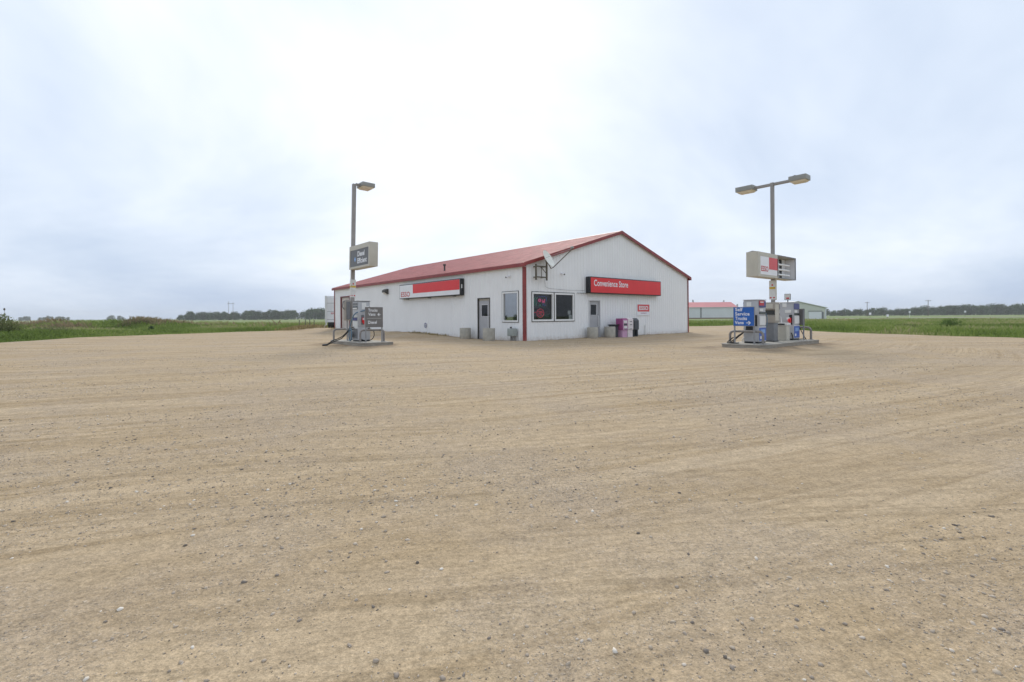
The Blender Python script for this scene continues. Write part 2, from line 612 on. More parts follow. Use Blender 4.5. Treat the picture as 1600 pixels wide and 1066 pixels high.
def gravel_material():
    m = bpy.data.materials.new('gravel_and_verge')
    m.use_nodes = True
    t = m.node_tree
    L = t.links.new
    b = t.nodes['Principled BSDF']
    b.inputs['Roughness'].default_value = 0.95
    b.inputs['Specular IOR Level'].default_value = 0.15
    geo = t.nodes.new('ShaderNodeNewGeometry')
    ats = t.nodes.new('ShaderNodeAttribute')
    ats.attribute_name = 'track'
    sep = t.nodes.new('ShaderNodeSeparateXYZ')
    L(geo.outputs['Position'], sep.inputs[0])

    def noise(vec, sc, det=4, ro=0.55, dist=0.0):
        n = t.nodes.new('ShaderNodeTexNoise')
        n.inputs['Scale'].default_value = sc
        n.inputs['Detail'].default_value = det
        n.inputs['Roughness'].default_value = ro
        n.inputs['Distortion'].default_value = dist
        L(vec, n.inputs['Vector'])
        return n.outputs['Fac']

    def rng_(v, a, b_, c, d):
        r = t.nodes.new('ShaderNodeMapRange')
        for k, x in zip(('From Min', 'From Max', 'To Min', 'To Max'), (a, b_, c, d)):
            r.inputs[k].default_value = x
        L(v, r.inputs['Value'])
        return r.outputs[0]

    def mixc(f, a, c, mode='MIX'):
        x = t.nodes.new('ShaderNodeMix')
        x.data_type = 'RGBA'
        x.blend_type = mode
        for sock, val in ((x.inputs['Factor'], f), (x.inputs[6], a), (x.inputs[7], c)):
            if isinstance(val, (int, float)):
                sock.default_value = val
            elif isinstance(val, tuple):
                sock.default_value = (*val, 1)
            else:
                L(val, sock)
        return x.outputs[2]

    def mth(op, a, b_=None):
        n = t.nodes.new('ShaderNodeMath')
        n.operation = op
        for i, x in enumerate((a, b_)):
            if x is None:
                continue
            if isinstance(x, (int, float)):
                n.inputs[i].default_value = x
            else:
                L(x, n.inputs[i])
        return n.outputs[0]

    P = geo.outputs['Position']
    # streak coordinates: across the wheel tracks x along them
    atb = t.nodes.new('ShaderNodeAttribute')
    atb.attribute_name = 'track_b'

    def streak(at_, along, sc, det, ro):
        c_ = t.nodes.new('ShaderNodeCombineXYZ')
        L(at_.outputs['Fac'], c_.inputs[0])
        L(mth('MULTIPLY', sep.outputs[0], along), c_.inputs[1])
        return noise(c_.outputs[0], sc, det, ro)

    big = noise(P, 0.16, 3, 0.6, 0.4)
    pat = noise(P, 0.11, 3, 0.6)
    mid = noise(P, 1.3, 3, 0.65)
    lump = noise(P, 9, 2, 0.6)
    fine = noise(P, 42, 3, 0.7)
    grit = noise(P, 130, 2, 0.75)
    st_w = streak(ats, 0.03, 0.8, 3, 0.6)
    st_m = streak(ats, 0.02, 3.2, 3, 0.65)
    st_f = streak(ats, 0.015, 15, 3, 0.7)
    sb_m = streak(atb, 0.02, 2.6, 3, 0.65)
    sb_f = streak(atb, 0.015, 13, 3, 0.7)
    ma = rng_(pat, 0.40, 0.54, 0.35, 1.0)
    mb_ = rng_(pat, 0.42, 0.56, 1.0, 0.05)
    col = mixc(rng_(big, 0.40, 0.60, 0, 1), (0.427, 0.317, 0.191), (0.458, 0.355, 0.240))
    col = mixc(rng_(st_w, 0.44, 0.60, 0, 0.8), col, (0.512, 0.393, 0.253))
    col = mixc(mth('MULTIPLY', rng_(st_m, 0.51, 0.60, 0, 0.95), ma), col, (0.352, 0.254, 0.142))
    col = mixc(mth('MULTIPLY', rng_(sb_m, 0.51, 0.61, 0, 0.8), mb_), col, (0.366, 0.271, 0.162))
    col = mixc(mth('MULTIPLY', rng_(st_m, 0.38, 0.47, 0.75, 0), ma), col, (0.546, 0.430, 0.289))
    col = mixc(mth('MULTIPLY', rng_(st_f, 0.51, 0.64, 0, 0.65), ma), col, (0.265, 0.189, 0.106))
    col = mixc(mth('MULTIPLY', rng_(sb_f, 0.51, 0.64, 0, 0.50), mb_), col, (0.273, 0.201, 0.119))
    loose = rng_(noise(P, 0.45, 4, 0.7), 0.46, 0.60, 0.10, 1.0)
    col = mixc(mth('MULTIPLY', loose, 0.55), col, (0.423, 0.334, 0.244))
    col = mixc(rng_(mid, 0.46, 0.64, 0.0, 0.35), col, (0.467, 0.362, 0.241))

    def pebbles(sc, lo, hi, amt):
        v = t.nodes.new('ShaderNodeTexVoronoi')
        v.inputs['Scale'].default_value = sc
        L(P, v.inputs['Vector'])
        sc_ = t.nodes.new('ShaderNodeSeparateColor')
        L(v.outputs['Color'], sc_.inputs[0])
        k_ = mth('MULTIPLY', rng_(v.outputs['Distance'], 0.28, 0.44, 1, 0), rng_(sc_.outputs[0], lo, hi, 0, amt))
        return k_, mixc(sc_.outputs[1], (0.235, 0.185, 0.145), (0.66, 0.57, 0.46))

    p1, c1 = pebbles(48, 0.50, 0.9, 0.75)
    p2, c2 = pebbles(105, 0.30, 0.8, 0.70)
    p1 = mth('MULTIPLY', p1, loose)
    p2 = mth('MULTIPLY', p2, loose)
    col = mixc(p2, col, c2)
    col = mixc(p1, col, c1)
    peb = mth('ADD', p1, mth('MULTIPLY', p2, 0.5))
    col = mixc(1.0, col, rng_(lump, 0.36, 0.64, 0.91, 1.08), 'MULTIPLY')
    col = mixc(1.0, col, rng_(fine, 0.36, 0.64, 0.82, 1.15), 'MULTIPLY')
    col = mixc(1.0, col, rng_(grit, 0.36, 0.64, 0.84, 1.14), 'MULTIPLY')
    soil_shade = t.nodes.new('ShaderNodeAttribute')
    soil_shade.attribute_name = 'soil_shade'
    col = mixc(mth('MULTIPLY', soil_shade.outputs['Fac'], 0.75), col, (0.185, 0.130, 0.080))  # soil stain and contact shade darkened into the gravel colour
    # verge: soil and short grass where the lot ends
    sd = t.nodes.new('ShaderNodeAttribute')
    sd.attribute_name = 'lot_edge'
    edge = mth('ADD', sd.outputs['Fac'], mth('MULTIPLY', mth('SUBTRACT', noise(P, 0.9, 5, 0.65), 0.5), 2.2))
    gcol = mixc(rng_(noise(P, 0.25, 5, 0.6), 0.35, 0.65, 0, 1), (0.135, 0.180, 0.050), (0.195, 0.225, 0.080))
    gcol = mixc(rng_(noise(P, 3.0, 4, 0.6), 0.3, 0.7, 0, 0.5), gcol, (0.06, 0.095, 0.022))
    col = mixc(rng_(edge, -0.35, 0.35, 1, 0), col, gcol)
    L(col, b.inputs['Base Color'])
    h = mth('ADD', mth('MULTIPLY', fine, 0.6), mth('MULTIPLY', peb, 0.7))
    h = mth('ADD', h, mth('MULTIPLY', mth('MULTIPLY', st_f, ma), 1.0))
    h = mth('ADD', h, mth('MULTIPLY', mth('MULTIPLY', sb_f, mb_), 0.8))
    h = mth('ADD', h, mth('MULTIPLY', lump, 0.6))
    h = mth('ADD', h, mth('MULTIPLY', grit, 0.35))
    bp = t.nodes.new('ShaderNodeBump')
    bp.inputs['Strength'].default_value = 0.9
    bp.inputs['Distance'].default_value = 0.012
    L(h, bp.inputs['Height'])
    L(bp.outputs[0], b.inputs['Normal'])
    return m


me = np_mesh('gravel_lot', np.stack([X, Y, Z], -1).reshape(-1, 3), quads, {'track': track_s(X, Y), 'track_b': track_b(X, Y), 'lot_edge': lot_sdf(X, Y), 'soil_shade': stain_and_shade(X, Y)})
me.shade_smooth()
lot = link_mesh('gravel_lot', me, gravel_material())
tag(lot, 'tan gravel forecourt with curved wheel tracks', None, None, 'structure')

# far prairie sheet
fm = bpy.data.materials.new('prairie')
fm.use_nodes = True
t = fm.node_tree
b = t.nodes['Principled BSDF']
b.inputs['Roughness'].default_value = 0.95
b.inputs['Specular IOR Level'].default_value = 0.1
geo = t.nodes.new('ShaderNodeNewGeometry')
na = t.nodes.new('ShaderNodeTexNoise')
na.inputs['Scale'].default_value = 0.012
na.inputs['Detail'].default_value = 8
nb = t.nodes.new('ShaderNodeTexNoise')
nb.inputs['Scale'].default_value = 0.35
nb.inputs['Detail'].default_value = 6
mp = t.nodes.new('ShaderNodeMapping')
mp.inputs['Scale'].default_value = (0.35, 1.3, 1)
t.links.new(geo.outputs['Position'], mp.inputs[0])
t.links.new(mp.outputs[0], na.inputs['Vector'])
t.links.new(geo.outputs['Position'], nb.inputs['Vector'])
r = t.nodes.new('ShaderNodeValToRGB')
el = r.color_ramp.elements
el[0].position, el[0].color = 0.36, (0.160, 0.215, 0.075, 1)
el[1].position, el[1].color = 0.66, (0.230, 0.262, 0.115, 1)
x = el.new(0.52)
x.color = (0.205, 0.250, 0.095, 1)
t.links.new(na.outputs['Fac'], r.inputs[0])
mr = t.nodes.new('ShaderNodeMapRange')
mr.inputs['From Min'].default_value, mr.inputs['From Max'].default_value = 0.3, 0.7
mr.inputs['To Min'].default_value, mr.inputs['To Max'].default_value = 0.75, 1.25
t.links.new(nb.outputs['Fac'], mr.inputs['Value'])
mx = t.nodes.new('ShaderNodeMix')
mx.data_type, mx.blend_type = 'RGBA', 'MULTIPLY'
mx.inputs['Factor'].default_value = 1
t.links.new(r.outputs[0], mx.inputs[6])
t.links.new(mr.outputs[0], mx.inputs[7])
t.links.new(mx.outputs[2], b.inputs['Base Color'])
S = 6000
pr = MB()
hx0, hx1, hy0, hy1 = gx[0] + 3, gx[-1] - 3, gy[0] + 3, gy[-1] - 3
zf = -0.30
for (a, c, d, f) in ((-S, -S, S, hy0), (-S, hy1, S, S), (-S, hy0, hx0, hy1), (hx1, hy0, S, hy1)):
    pr.quad((a, c, zf), (d, c, zf), (d, f, zf), (a, f, zf))
tag(pr.build('prairie_field', fm), 'flat green prairie running to the horizon', None, None, 'structure')

# pale gravel road far off on the right
M_road = mat('far_road_gravel', (0.42, 0.37, 0.31), 0.95, var=0.15, scale=0.1)
rd = MB()
pts = [(46, 118), (84, 160), (122, 170), (165, 176), (260, 186), (420, 196)]
for i in range(len(pts) - 1):
    a, c = Vector(pts[i]), Vector(pts[i + 1])
    d0 = (c - a).normalized()
    w = 3.2 + 1.2 * min(i, 3)
    n0 = Vector((-d0.y, d0.x)) * w
    rd.quad((*(a - n0), -0.22), (*(c - n0), -0.22), (*(c + n0), -0.20), (*(a + n0), -0.20))
tag(rd.build('gravel_road', M_road), 'pale gravel side road crossing the field', None, None, 'structure')

# ================================================================== materials
M_siding = mat('white_siding', (0.83, 0.828, 0.825), 0.45, var=0.022, scale=1.2, dirt=0.55, dirt_h=0.30, dirt_col=(0.46, 0.37, 0.27), streak=0.03)
M_liner = mat('interior_liner', (0.30, 0.30, 0.30), 0.8)
M_trim = mat('dark_red_trim', (0.25, 0.034, 0.032), 0.45, var=0.18, scale=2.5, dirt=0.15, dirt_h=0.25)
M_roof = mat('red_roof_metal', (0.46, 0.165, 0.150), 0.52, var=0.16, scale=1.6)
M_black = mat('black_metal', (0.016, 0.017, 0.020), 0.45, var=0.2)
M_rubber = mat('black_rubber', (0.014, 0.014, 0.014), 0.6, var=0.2)
M_bluehose = mat('blue_grey_hose', (0.12, 0.20, 0.27), 0.5, var=0.15)
M_red = mat('sign_red', (0.72, 0.020, 0.024), 0.35, var=0.04, scale=2)
M_redfade = mat('faded_sign_red', (0.66, 0.075, 0.085), 0.45, var=0.06, scale=2)
M_white = mat('sign_white', (0.80, 0.80, 0.82), 0.38, var=0.03, scale=2)
M_offwhite = mat('aged_white', (0.72, 0.72, 0.70), 0.5, var=0.06, scale=3)
M_vinyl = mat('white_window_vinyl', (0.80, 0.80, 0.79), 0.4, var=0.03)
M_darktrim = mat('dark_window_trim', (0.06, 0.055, 0.05), 0.5)
M_door = mat('grey_door_paint', (0.40, 0.40, 0.415), 0.45, var=0.05, scale=3, dirt=0.25, dirt_h=0.3)
M_doorframe = mat('pale_door_frame', (0.62, 0.62, 0.63), 0.5, var=0.05)
M_reddoorframe = mat('maroon_door_frame', (0.16, 0.022, 0.026), 0.45)
M_beige = mat('beige_cabinet', (0.52, 0.49, 0.415), 0.5, var=0.06, scale=3)
M_beige_d = mat('taupe_cabinet', (0.34, 0.305, 0.26), 0.5, var=0.08, scale=3, dirt=0.2, dirt_h=0.6)
M_conc = mat('concrete', (0.40, 0.375, 0.32), 0.9, var=0.16, scale=5, bump=0.01, bscale=60, dirt=0.5, dirt_h=0.25)
M_island = mat('island_concrete', (0.315, 0.285, 0.24), 0.9, var=0.20, scale=4, bump=0.008, bscale=50, dirt=0.4, dirt_h=0.15)
M_islandtop = mat('worn_grey_steel', (0.33, 0.34, 0.345), 0.6, var=0.15, scale=3)
M_steel = mat('grey_painted_steel', (0.27, 0.27, 0.275), 0.5, var=0.12, scale=5, dirt=0.2, dirt_h=0.3)
M_edge = mat('island_edge_steel', (0.26, 0.235, 0.20), 0.7, var=0.25, scale=5)
M_hoop = mat('guard_pipe_paint', (0.235, 0.215, 0.20), 0.55, var=0.2, scale=9, dirt=0.2, dirt_h=0.3)
M_pole = mat('weathered_pole_grey', (0.30, 0.28, 0.265), 0.55, var=0.12, scale=3)
M_head = mat('lamp_housing_grey', (0.30, 0.30, 0.28), 0.55, var=0.10, scale=3)
M_lens = mat('amber_lamp_lens', (0.78, 0.71, 0.58), 0.35, var=0.1)
M_pump = mat('pump_grey_paint', (0.46, 0.465, 0.48), 0.42, var=0.07, scale=4, dirt=0.3, dirt_h=0.35)
M_pump_d = mat('pump_dark_grey', (0.17, 0.175, 0.185), 0.45, var=0.1)
M_blue = mat('pump_blue', (0.04, 0.11, 0.45), 0.4, var=0.08, scale=6)
M_blue_l = mat('pump_light_blue', (0.20, 0.36, 0.66), 0.4, var=0.1, scale=6)
M_navy = mat('pump_navy', (0.045, 0.05, 0.20), 0.4, var=0.1)
M_signblue = mat('sign_blue', (0.012, 0.11, 0.43), 0.4, var=0.06)
M_signgrey = mat('sign_taupe_grey', (0.165, 0.155, 0.148), 0.5, var=0.06)
M_signdark = mat('sign_charcoal', (0.10, 0.098, 0.098), 0.4, var=0.06)
M_yellow = mat('label_yellow', (0.62, 0.42, 0.045), 0.5, var=0.08)
M_redmark = mat('label_red', (0.55, 0.035, 0.045), 0.5)
M_paper = mat('paper', (0.74, 0.74, 0.72), 0.7, var=0.05)
M_screen = mat('dark_display', (0.03, 0.035, 0.035), 0.2)
M_magenta = mat('magenta_plastic', (0.36, 0.075, 0.23), 0.45, var=0.08)
M_lilac = mat('lilac_plastic', (0.55, 0.32, 0.47), 0.45, var=0.08)
M_boxwhite = mat('box_white', (0.72, 0.66, 0.66), 0.45, var=0.06)
M_charcoal = mat('charcoal_plastic', (0.055, 0.062, 0.072), 0.5, var=0.1)
M_metergrey = mat('meter_grey_green', (0.33, 0.36, 0.34), 0.45, var=0.08)
M_rust = mat('rusty_frame', (0.13, 0.115, 0.085), 0.7, var=0.25, scale=12)
M_dish = mat('dish_cream', (0.78, 0.77, 0.70), 0.5, var=0.06)
M_glass = glass_mat('window_glass', (0.55, 0.58, 0.58), 1.6)
M_glass_r = glass_mat('reflective_window_glass', (0.42, 0.45, 0.45), 4.6)
M_neon_r = mat('neon_red', (0.85, 0.05, 0.10), 0.4, emit=0.40, var=0.02)
M_neon_p = mat('neon_pink', (0.85, 0.10, 0.28), 0.4, emit=0.32, var=0.02)
M_neon_g = mat('neon_green', (0.05, 0.45, 0.30), 0.4, emit=0.14, var=0.02)
M_neon_b = mat('neon_blue', (0.08, 0.14, 0.60), 0.4, emit=0.14, var=0.02)
M_tubewhite = mat('fluorescent_tube', (0.85, 0.85, 0.85), 0.3, var=0.02)
M_wood = mat('pole_wood', (0.12, 0.09, 0.065), 0.9, var=0.2, scale=5)
M_shelfgreen = mat('green_goods', (0.03, 0.14, 0.06), 0.5)

# ================================================================== convenience store
W_, D_, EAVE, RIDGE = 15.0, 25.1, 3.78, 6.07
store = thing('convenience_store', 'long white metal-sided store building with red gable roof', 'building', bl(0, 0), ANG)


def ztop_front(x):
    return EAVE + (RIDGE - EAVE) * (1 - abs(x - W_ / 2) / (W_ / 2))


RIB = 0.2286


def prof_depth(x):
    m_ = x % RIB
    if m_ < 0.13:
        return 0.0
    if m_ < 0.148:
        return 0.016 * (m_ - 0.13) / 0.018
    if m_ < 0.196:
        return 0.016
    if m_ < 0.214:
        return 0.016 * (1 - (m_ - 0.196) / 0.018)
    return 0.0


def wall_strip(mb, x0, x1, zb, ztop, openings, put, depth=prof_depth, extra=(), upper=None):
    """vertical siding from x0 to x1, holes cut for openings (xa, xb, za, zb)"""
    xs = {round(x0, 4), round(x1, 4)}
    k = math.floor(x0 / RIB)
    if depth is not None:
        while k * RIB <= x1:
            for q in (0.13, 0.148, 0.196, 0.214):
                xx = round(k * RIB + q, 4)
                if x0 < xx < x1:
                    xs.add(xx)
            k += 1
    for (a, b_, c, d) in openings:
        for xx in (a, b_):
            if x0 < xx < x1:
                xs.add(round(xx, 4))
    for xx in extra:
        if x0 < xx < x1:
            xs.add(round(xx, 4))
    xs = sorted(xs)
    dp = depth or (lambda q: 0.0)
    for a, b_ in zip(xs[:-1], xs[1:]):
        m_ = (a + b_) / 2
        cuts = sorted((c, d) for (p, q, c, d) in openings if p < m_ < q)
        segs = []
        cur = zb
        for c, d in cuts:
            if c > cur:
                segs.append((cur, c))
            cur = max(cur, d)
        segs.append((cur, None))
        for si, (s0, s1) in enumerate(segs):
            tgt = upper if (upper is not None and s0 > zb) else mb
            za = s1 if s1 is not None else ztop(a)
            zb2 = s1 if s1 is not None else ztop(b_)
            tgt.quad(put(a, dp(a + 1e-6), s0), put(b_, dp(b_ - 1e-6), s0), put(b_, dp(b_ - 1e-6), zb2), put(a, dp(a + 1e-6), za))


OPEN_F = [(0.40, 3.50, 0.93, 2.44), (4.66, 5.64, 0.0, 2.09)]
OPEN_L = [(0.40, 1.70, 0.91, 2.48), (2.71, 3.82, 0.0, 2.22), (21.65, 23.65, 0.0, 3.02)]
ZB = -0.12


def put_front(x, d, z):
    return (x, -0.02 - d, z)


def put_left(s, d, z):
    return (-0.02 - d, s, z)


def build_wall(name, length, ztop, openings, put, back, extra=()):
    inner = MB()
    wall_strip(inner, 0.02, length - 0.02, ZB, lambda x: ztop(x) - 0.06, openings, back, None, extra)
    for (a, b_, c, d) in openings:     # reveals
        P = [back(a, 0, c), back(b_, 0, c), back(b_, 0, d), back(a, 0, d)]
        Q = [put(a, -0.001, c), put(b_, -0.001, c), put(b_, -0.001, d), put(a, -0.001, d)]
        for i in range(4):
            j = (i + 1) % 4
            inner.quad(P[i], P[j], Q[j], Q[i])
    w = inner.build(name, M_liner, store)
    n = math.ceil(length / (4 * RIB))
    for i in range(n):
        x0, x1 = i * 4 * RIB, min((i + 1) * 4 * RIB, length)
        if x1 - x0 < 0.05:
            continue
        pm = MB()
        lap = 0.0015 * (i % 2)
        cover = any(p <= x0 + 0.05 and q >= x1 - 0.05 for (p, q, c, d) in openings)
        up = MB() if cover else None
        wall_strip(pm, x0, x1, ZB, ztop, openings, lambda x, d, z: put(x, d + lap, z), prof_depth, extra, up)
        for piece in (pm, up):
            if piece is not None and piece.f:
                piece.build('siding_panel', M_siding, w)
    return w


build_wall('front_wall', W_, ztop_front, OPEN_F, put_front, lambda x, d, z: (x, 0.14, z), (W_ / 2,))
build_wall('side_wall', D_, lambda s: EAVE, OPEN_L, put_left, lambda s, d, z: (0.14, s, z))
build_wall('side_wall', D_, lambda s: EAVE, [], lambda s, d, z: (W_ + 0.02 + d, s, z), lambda s, d, z: (W_ - 0.14, s, z))
build_wall('rear_wall', W_, ztop_front, [], lambda x, d, z: (x, D_ + 0.02 + d, z), lambda x, d, z: (x, D_ - 0.14, z), (W_ / 2,))

# interior floor and partition, seen dimly through the glass
MB().box(0.16, 0.16, -0.02, W_ - 0.16, D_ - 0.16, 0.02).build('interior_floor', M_liner, store)
pt = MB()
pt.box(0.16, 7.0, 0.02, W_ - 0.16, 7.08, 3.6)
pt.build('interior_partition', M_liner, store)

# roof: deck, ribbed sheets, ridge cap, trims
OV = 0.16
slope = (RIDGE - EAVE) / (W_ / 2)
sl_len = math.hypot(W_ / 2 + OV, slope * (W_ / 2 + OV))
roof = MB()
for sgn in (0, 1):
    xa, xr = (-OV, W_ / 2) if sgn == 0 else (W_ + OV, W_ / 2)
    za = EAVE - slope * OV
    roof.add([(xa, -OV, za), (xa, D_ + OV, za), (xr, D_ + OV, RIDGE), (xr, -OV, RIDGE),
              (xa, -OV, za + 0.06), (xa, D_ + OV, za + 0.06), (xr, D_ + OV, RIDGE + 0.06), (xr, -OV, RIDGE + 0.06)],
             [(0, 1, 2, 3), (4, 7, 6, 5), (0, 4, 5, 1), (1, 5, 6, 2), (0, 3, 7, 4)])
roof_o = roof.build('roof', M_trim, store)
NP = 28
PW = (D_ + 2 * OV) / NP
protos = []
for sgn in (0, 1):
    pm = MB()
    ys = [0]
    for k in range(4):
        w4 = PW / 4
        ys += [k * w4 + w4 * f for f in (0.55, 0.65, 0.85, 0.95)]
    ys.append(PW)
    hs = [0] + [0, 0.025, 0.025, 0] * 4 + [0]
    xa, xr = (-OV - 0.03, W_ / 2) if sgn == 0 else (W_ + OV + 0.03, W_ / 2)
    za, zr = EAVE - slope * (OV + 0.03) + 0.066, RIDGE + 0.066
    for i in range(len(ys) - 1):
        pm.quad((xa, ys[i], za + hs[i]), (xr, ys[i], zr + hs[i]), (xr, ys[i + 1], zr + hs[i + 1]), (xa, ys[i + 1], za + hs[i + 1]))
    protos.append(pm.build('roof_panel', M_roof, roof_o, loc=(0, -OV, 0)))
for sgn in (0, 1):
    for i in range(1, NP):
        c = protos[sgn].copy()
        COL.objects.link(c)
        c.location = (0, -OV + i * PW, 0.002 * (i % 2))
rc = MB()
rc.prism([(W_ / 2 - 0.22, RIDGE + 0.04), (W_ / 2, RIDGE + 0.11), (W_ / 2 + 0.22, RIDGE + 0.04), (W_ / 2, RIDGE + 0.10)], 'y', -OV - 0.02, D_ + OV + 0.02)
rc.build('ridge_cap', M_roof, roof_o)
# gable (rake) trims, eave fascia, corner posts
for yy, y2 in ((-OV - 0.025, -OV - 0.002), (D_ + OV + 0.002, D_ + OV + 0.025)):
    for sgn in (0, 1):
        xa, xr = (-OV - 0.02, W_ / 2) if sgn == 0 else (W_ + OV + 0.02, W_ / 2)
        za = EAVE - slope * (OV + 0.02)
        rk = MB()
        rk.prism([(xa, za - 0.08), (xr, RIDGE - 0.08), (xr, RIDGE + 0.10), (xa, za + 0.10)], 'y', yy, y2)
        rk.build('rake_trim', M_trim, store)
for xa, xb in ((-OV - 0.05, -OV - 0.004), (W_ + OV + 0.004, W_ + OV + 0.05)):
    za = EAVE - slope * OV
    MB().box(xa, -OV - 0.03, za - 0.12, xb, D_ + OV + 0.03, za + 0.055).build('eave_trim', M_trim, store)
sf = MB()
sf.box(-OV, -OV, EAVE - 0.16, -0.045, D_ + OV, EAVE - 0.148)
sf.build('soffit', M_siding, store)
for (cx_, cy_) in ((0, 0), (W_, 0), (0, D_), (W_, D_)):
    ct = MB()
    sx, sy = (1 if cx_ == 0 else -1), (1 if cy_ == 0 else -1)
    x0, x1 = sorted((cx_ - 0.055 * sx, cx_ + 0.06 * sx))
    y0, y1 = sorted((cy_ - 0.055 * sy, cy_ - 0.044 * sy))
    ct.box(x0, y0, -0.1, x1, y1, EAVE - 0.05)
    x0, x1 = sorted((cx_ - 0.055 * sx, cx_ - 0.044 * sx))
    y0, y1 = sorted((cy_ - 0.0435 * sy, cy_ + 0.11 * sy))
    ct.box(x0, y0, -0.1, x1, y1, EAVE - 0.05)
    ct.build('corner_trim', M_trim, store)
# little roof vent and a patched seam near the side eave
MB().lathe([(0.0, 4.55), (0.10, 4.55), (0.10, 4.46), (0.055, 4.46), (0.055, 3.9)], 12, (0.9, 8.6)).build('vent_pipe', M_darktrim, roof_o, 40)


def frame_rect(mb, put, a, b_, c, d, w, d0, d1):
    """picture-frame: outer rect a..b x c..d, bar width w, from depth d0 to d1"""
    def bx(p, q, r_, s):
        A, B = put(p, d0, r_), put(q, d1, s)
        mb.box(min(A[0], B[0]), min(A[1], B[1]), r_, max(A[0], B[0]), max(A[1], B[1]), s)
    bx(a, a + w, c, d)
    bx(b_ - w, b_, c, d)
    bx(a + w, b_ - w, d - w, d)
    bx(a + w, b_ - w, c, c + w)
    return mb


def bx_on(put, a, b_, c, d, d0, d1, bev=0.0):
    A, B = put(a, d0, c), put(b_, d1, d)
    return MB().box(min(A[0], B[0]), min(A[1], B[1]), c, max(A[0], B[0]), max(A[1], B[1]), d, bev)


def window(put, a, b_, c, d, glass, fw, trim=0.035):
    fr = frame_rect(MB(), put, a + trim, b_ - trim, c + trim, d - trim, fw, -0.06, 0.045)
    win = fr.build('window', M_vinyl, store)
    frame_rect(MB(), put, a, b_, c, d, trim - 0.001, -0.05, 0.034).build('outer_trim', M_darktrim, win)
    pp = (a + trim + fw, b_ - trim - fw, c + trim + fw, d - trim - fw)
    MB().quad(put(pp[0], -0.026, pp[2]), put(pp[1], -0.026, pp[2]), put(pp[1], -0.026, pp[3]), put(pp[0], -0.026, pp[3])).build('pane', glass, win)
    return win


window(put_front, 0.40, 1.955, 0.93, 2.44, M_glass, 0.085)
window(put_front, 1.96, 3.50, 0.93, 2.44, M_glass, 0.085)
window(put_left, 0.40, 1.70, 0.91, 2.48, M_glass_r, 0.075, 0.03)


def door(put, a, b_, c, d, hinge, mframe, transom=0.0, pane=None, fw=0.05, hside=1):
    fm_ = frame_rect(MB(), put, a, b_, c - 0.1, d, fw, -0.10, 0.035)
    dr = bx_on(put, a + fw + 0.004, b_ - fw - 0.004, c + 0.02, d - fw - 0.004 - transom, -0.085, -0.04)
    pa, pb, pc, pd = pane
    # leaf as four bars round the light
    leaf = MB()
    def bb(p, q, r_, s):
        A, B = put(p, -0.085, r_), put(q, -0.04, s)
        leaf.box(min(A[0], B[0]), min(A[1], B[1]), r_, max(A[0], B[0]), max(A[1], B[1]), s)
    x0, x1, z0, z1 = a + fw + 0.004, b_ - fw - 0.004, c + 0.02, d - fw - 0.004 - transom
    bb(x0, pa, z0, z1)
    bb(pb, x1, z0, z1)
    bb(pa, pb, pd, z1)
    bb(pa, pb, z0, pc)
    do = leaf.build('door', M_door, store)
    fm_.build('frame', mframe, do)
    MB().quad(put(pa, -0.062, pc), put(pb, -0.062, pc), put(pb, -0.062, pd), put(pa, -0.062, pd)).build('pane', M_glass, do)
    frame_rect(MB(), put, pa - 0.03, pb + 0.03, pc - 0.03, pd + 0.03, 0.029, -0.039, -0.028).build('pane_trim', M_doorframe, do)
    hx = x1 - 0.10 if hside > 0 else x0 + 0.10
    hd = MB()
    hd.tube([put(hx, -0.04, 1.22), put(hx, 0.03, 1.20), put(hx, 0.03, 0.62), put(hx, -0.04, 0.60)], 0.018, 8)
    hd.build('pull_handle', M_offwhite, do, 50)
    bx_on(put, hx - 0.03, hx + 0.03, 1.25, 1.33, -0.039, -0.02).build('lock', M_steel, do)
    if transom:
        bx_on(put, x0, x1, z1 + 0.01, d - fw - 0.004, -0.085, -0.05).build('transom_panel', M_beige, do)
    return do


door(put_front, 4.66, 5.64, 0.0, 2.09, 0, M_doorframe, 0.0, (4.87, 5.36, 1.27, 1.84))
door(put_left, 2.71, 3.82, 0.0, 2.22, 0, M_darktrim, 0.10, (2.98, 3.53, 1.24, 1.84), hside=-1)
# overhead door at the far end of the side wall
od = MB()
for k in range(5):
    A, B = put_left(21.74, -0.09, 0), put_left(23.56, -0.05, 0)
    od.box(min(A[0], B[0]), A[1], k * 0.585 + 0.003, max(A[0], B[0]), B[1], (k + 1) * 0.585 - 0.006)
od = od.build('overhead_door', mat('beige_door', (0.56, 0.50, 0.45), 0.5, var=0.04), store)
frame_rect(MB(), put_left, 21.65, 23.65, -0.1, 3.02, 0.085, -0.10, 0.05).build('frame', M_reddoorframe, od)

# threshold dirt and pipe stub by the front wall
MB().lathe([(0.03, -0.05), (0.03, 0.62), (0.0, 0.62)], 8, (9.85, -0.09)).build('pipe_stub', M_offwhite, store, 40)
# cable down from the dish and its run along the wall
MB().tube([bl_ for bl_ in [(1.30, -0.052, 3.1), (1.34, -0.052, 2.7), (1.6, -0.052, 2.62), (3.0, -0.052, 2.57), (4.3, -0.052, 2.6)]], 0.007, 5).build('cable', M_steel, store)

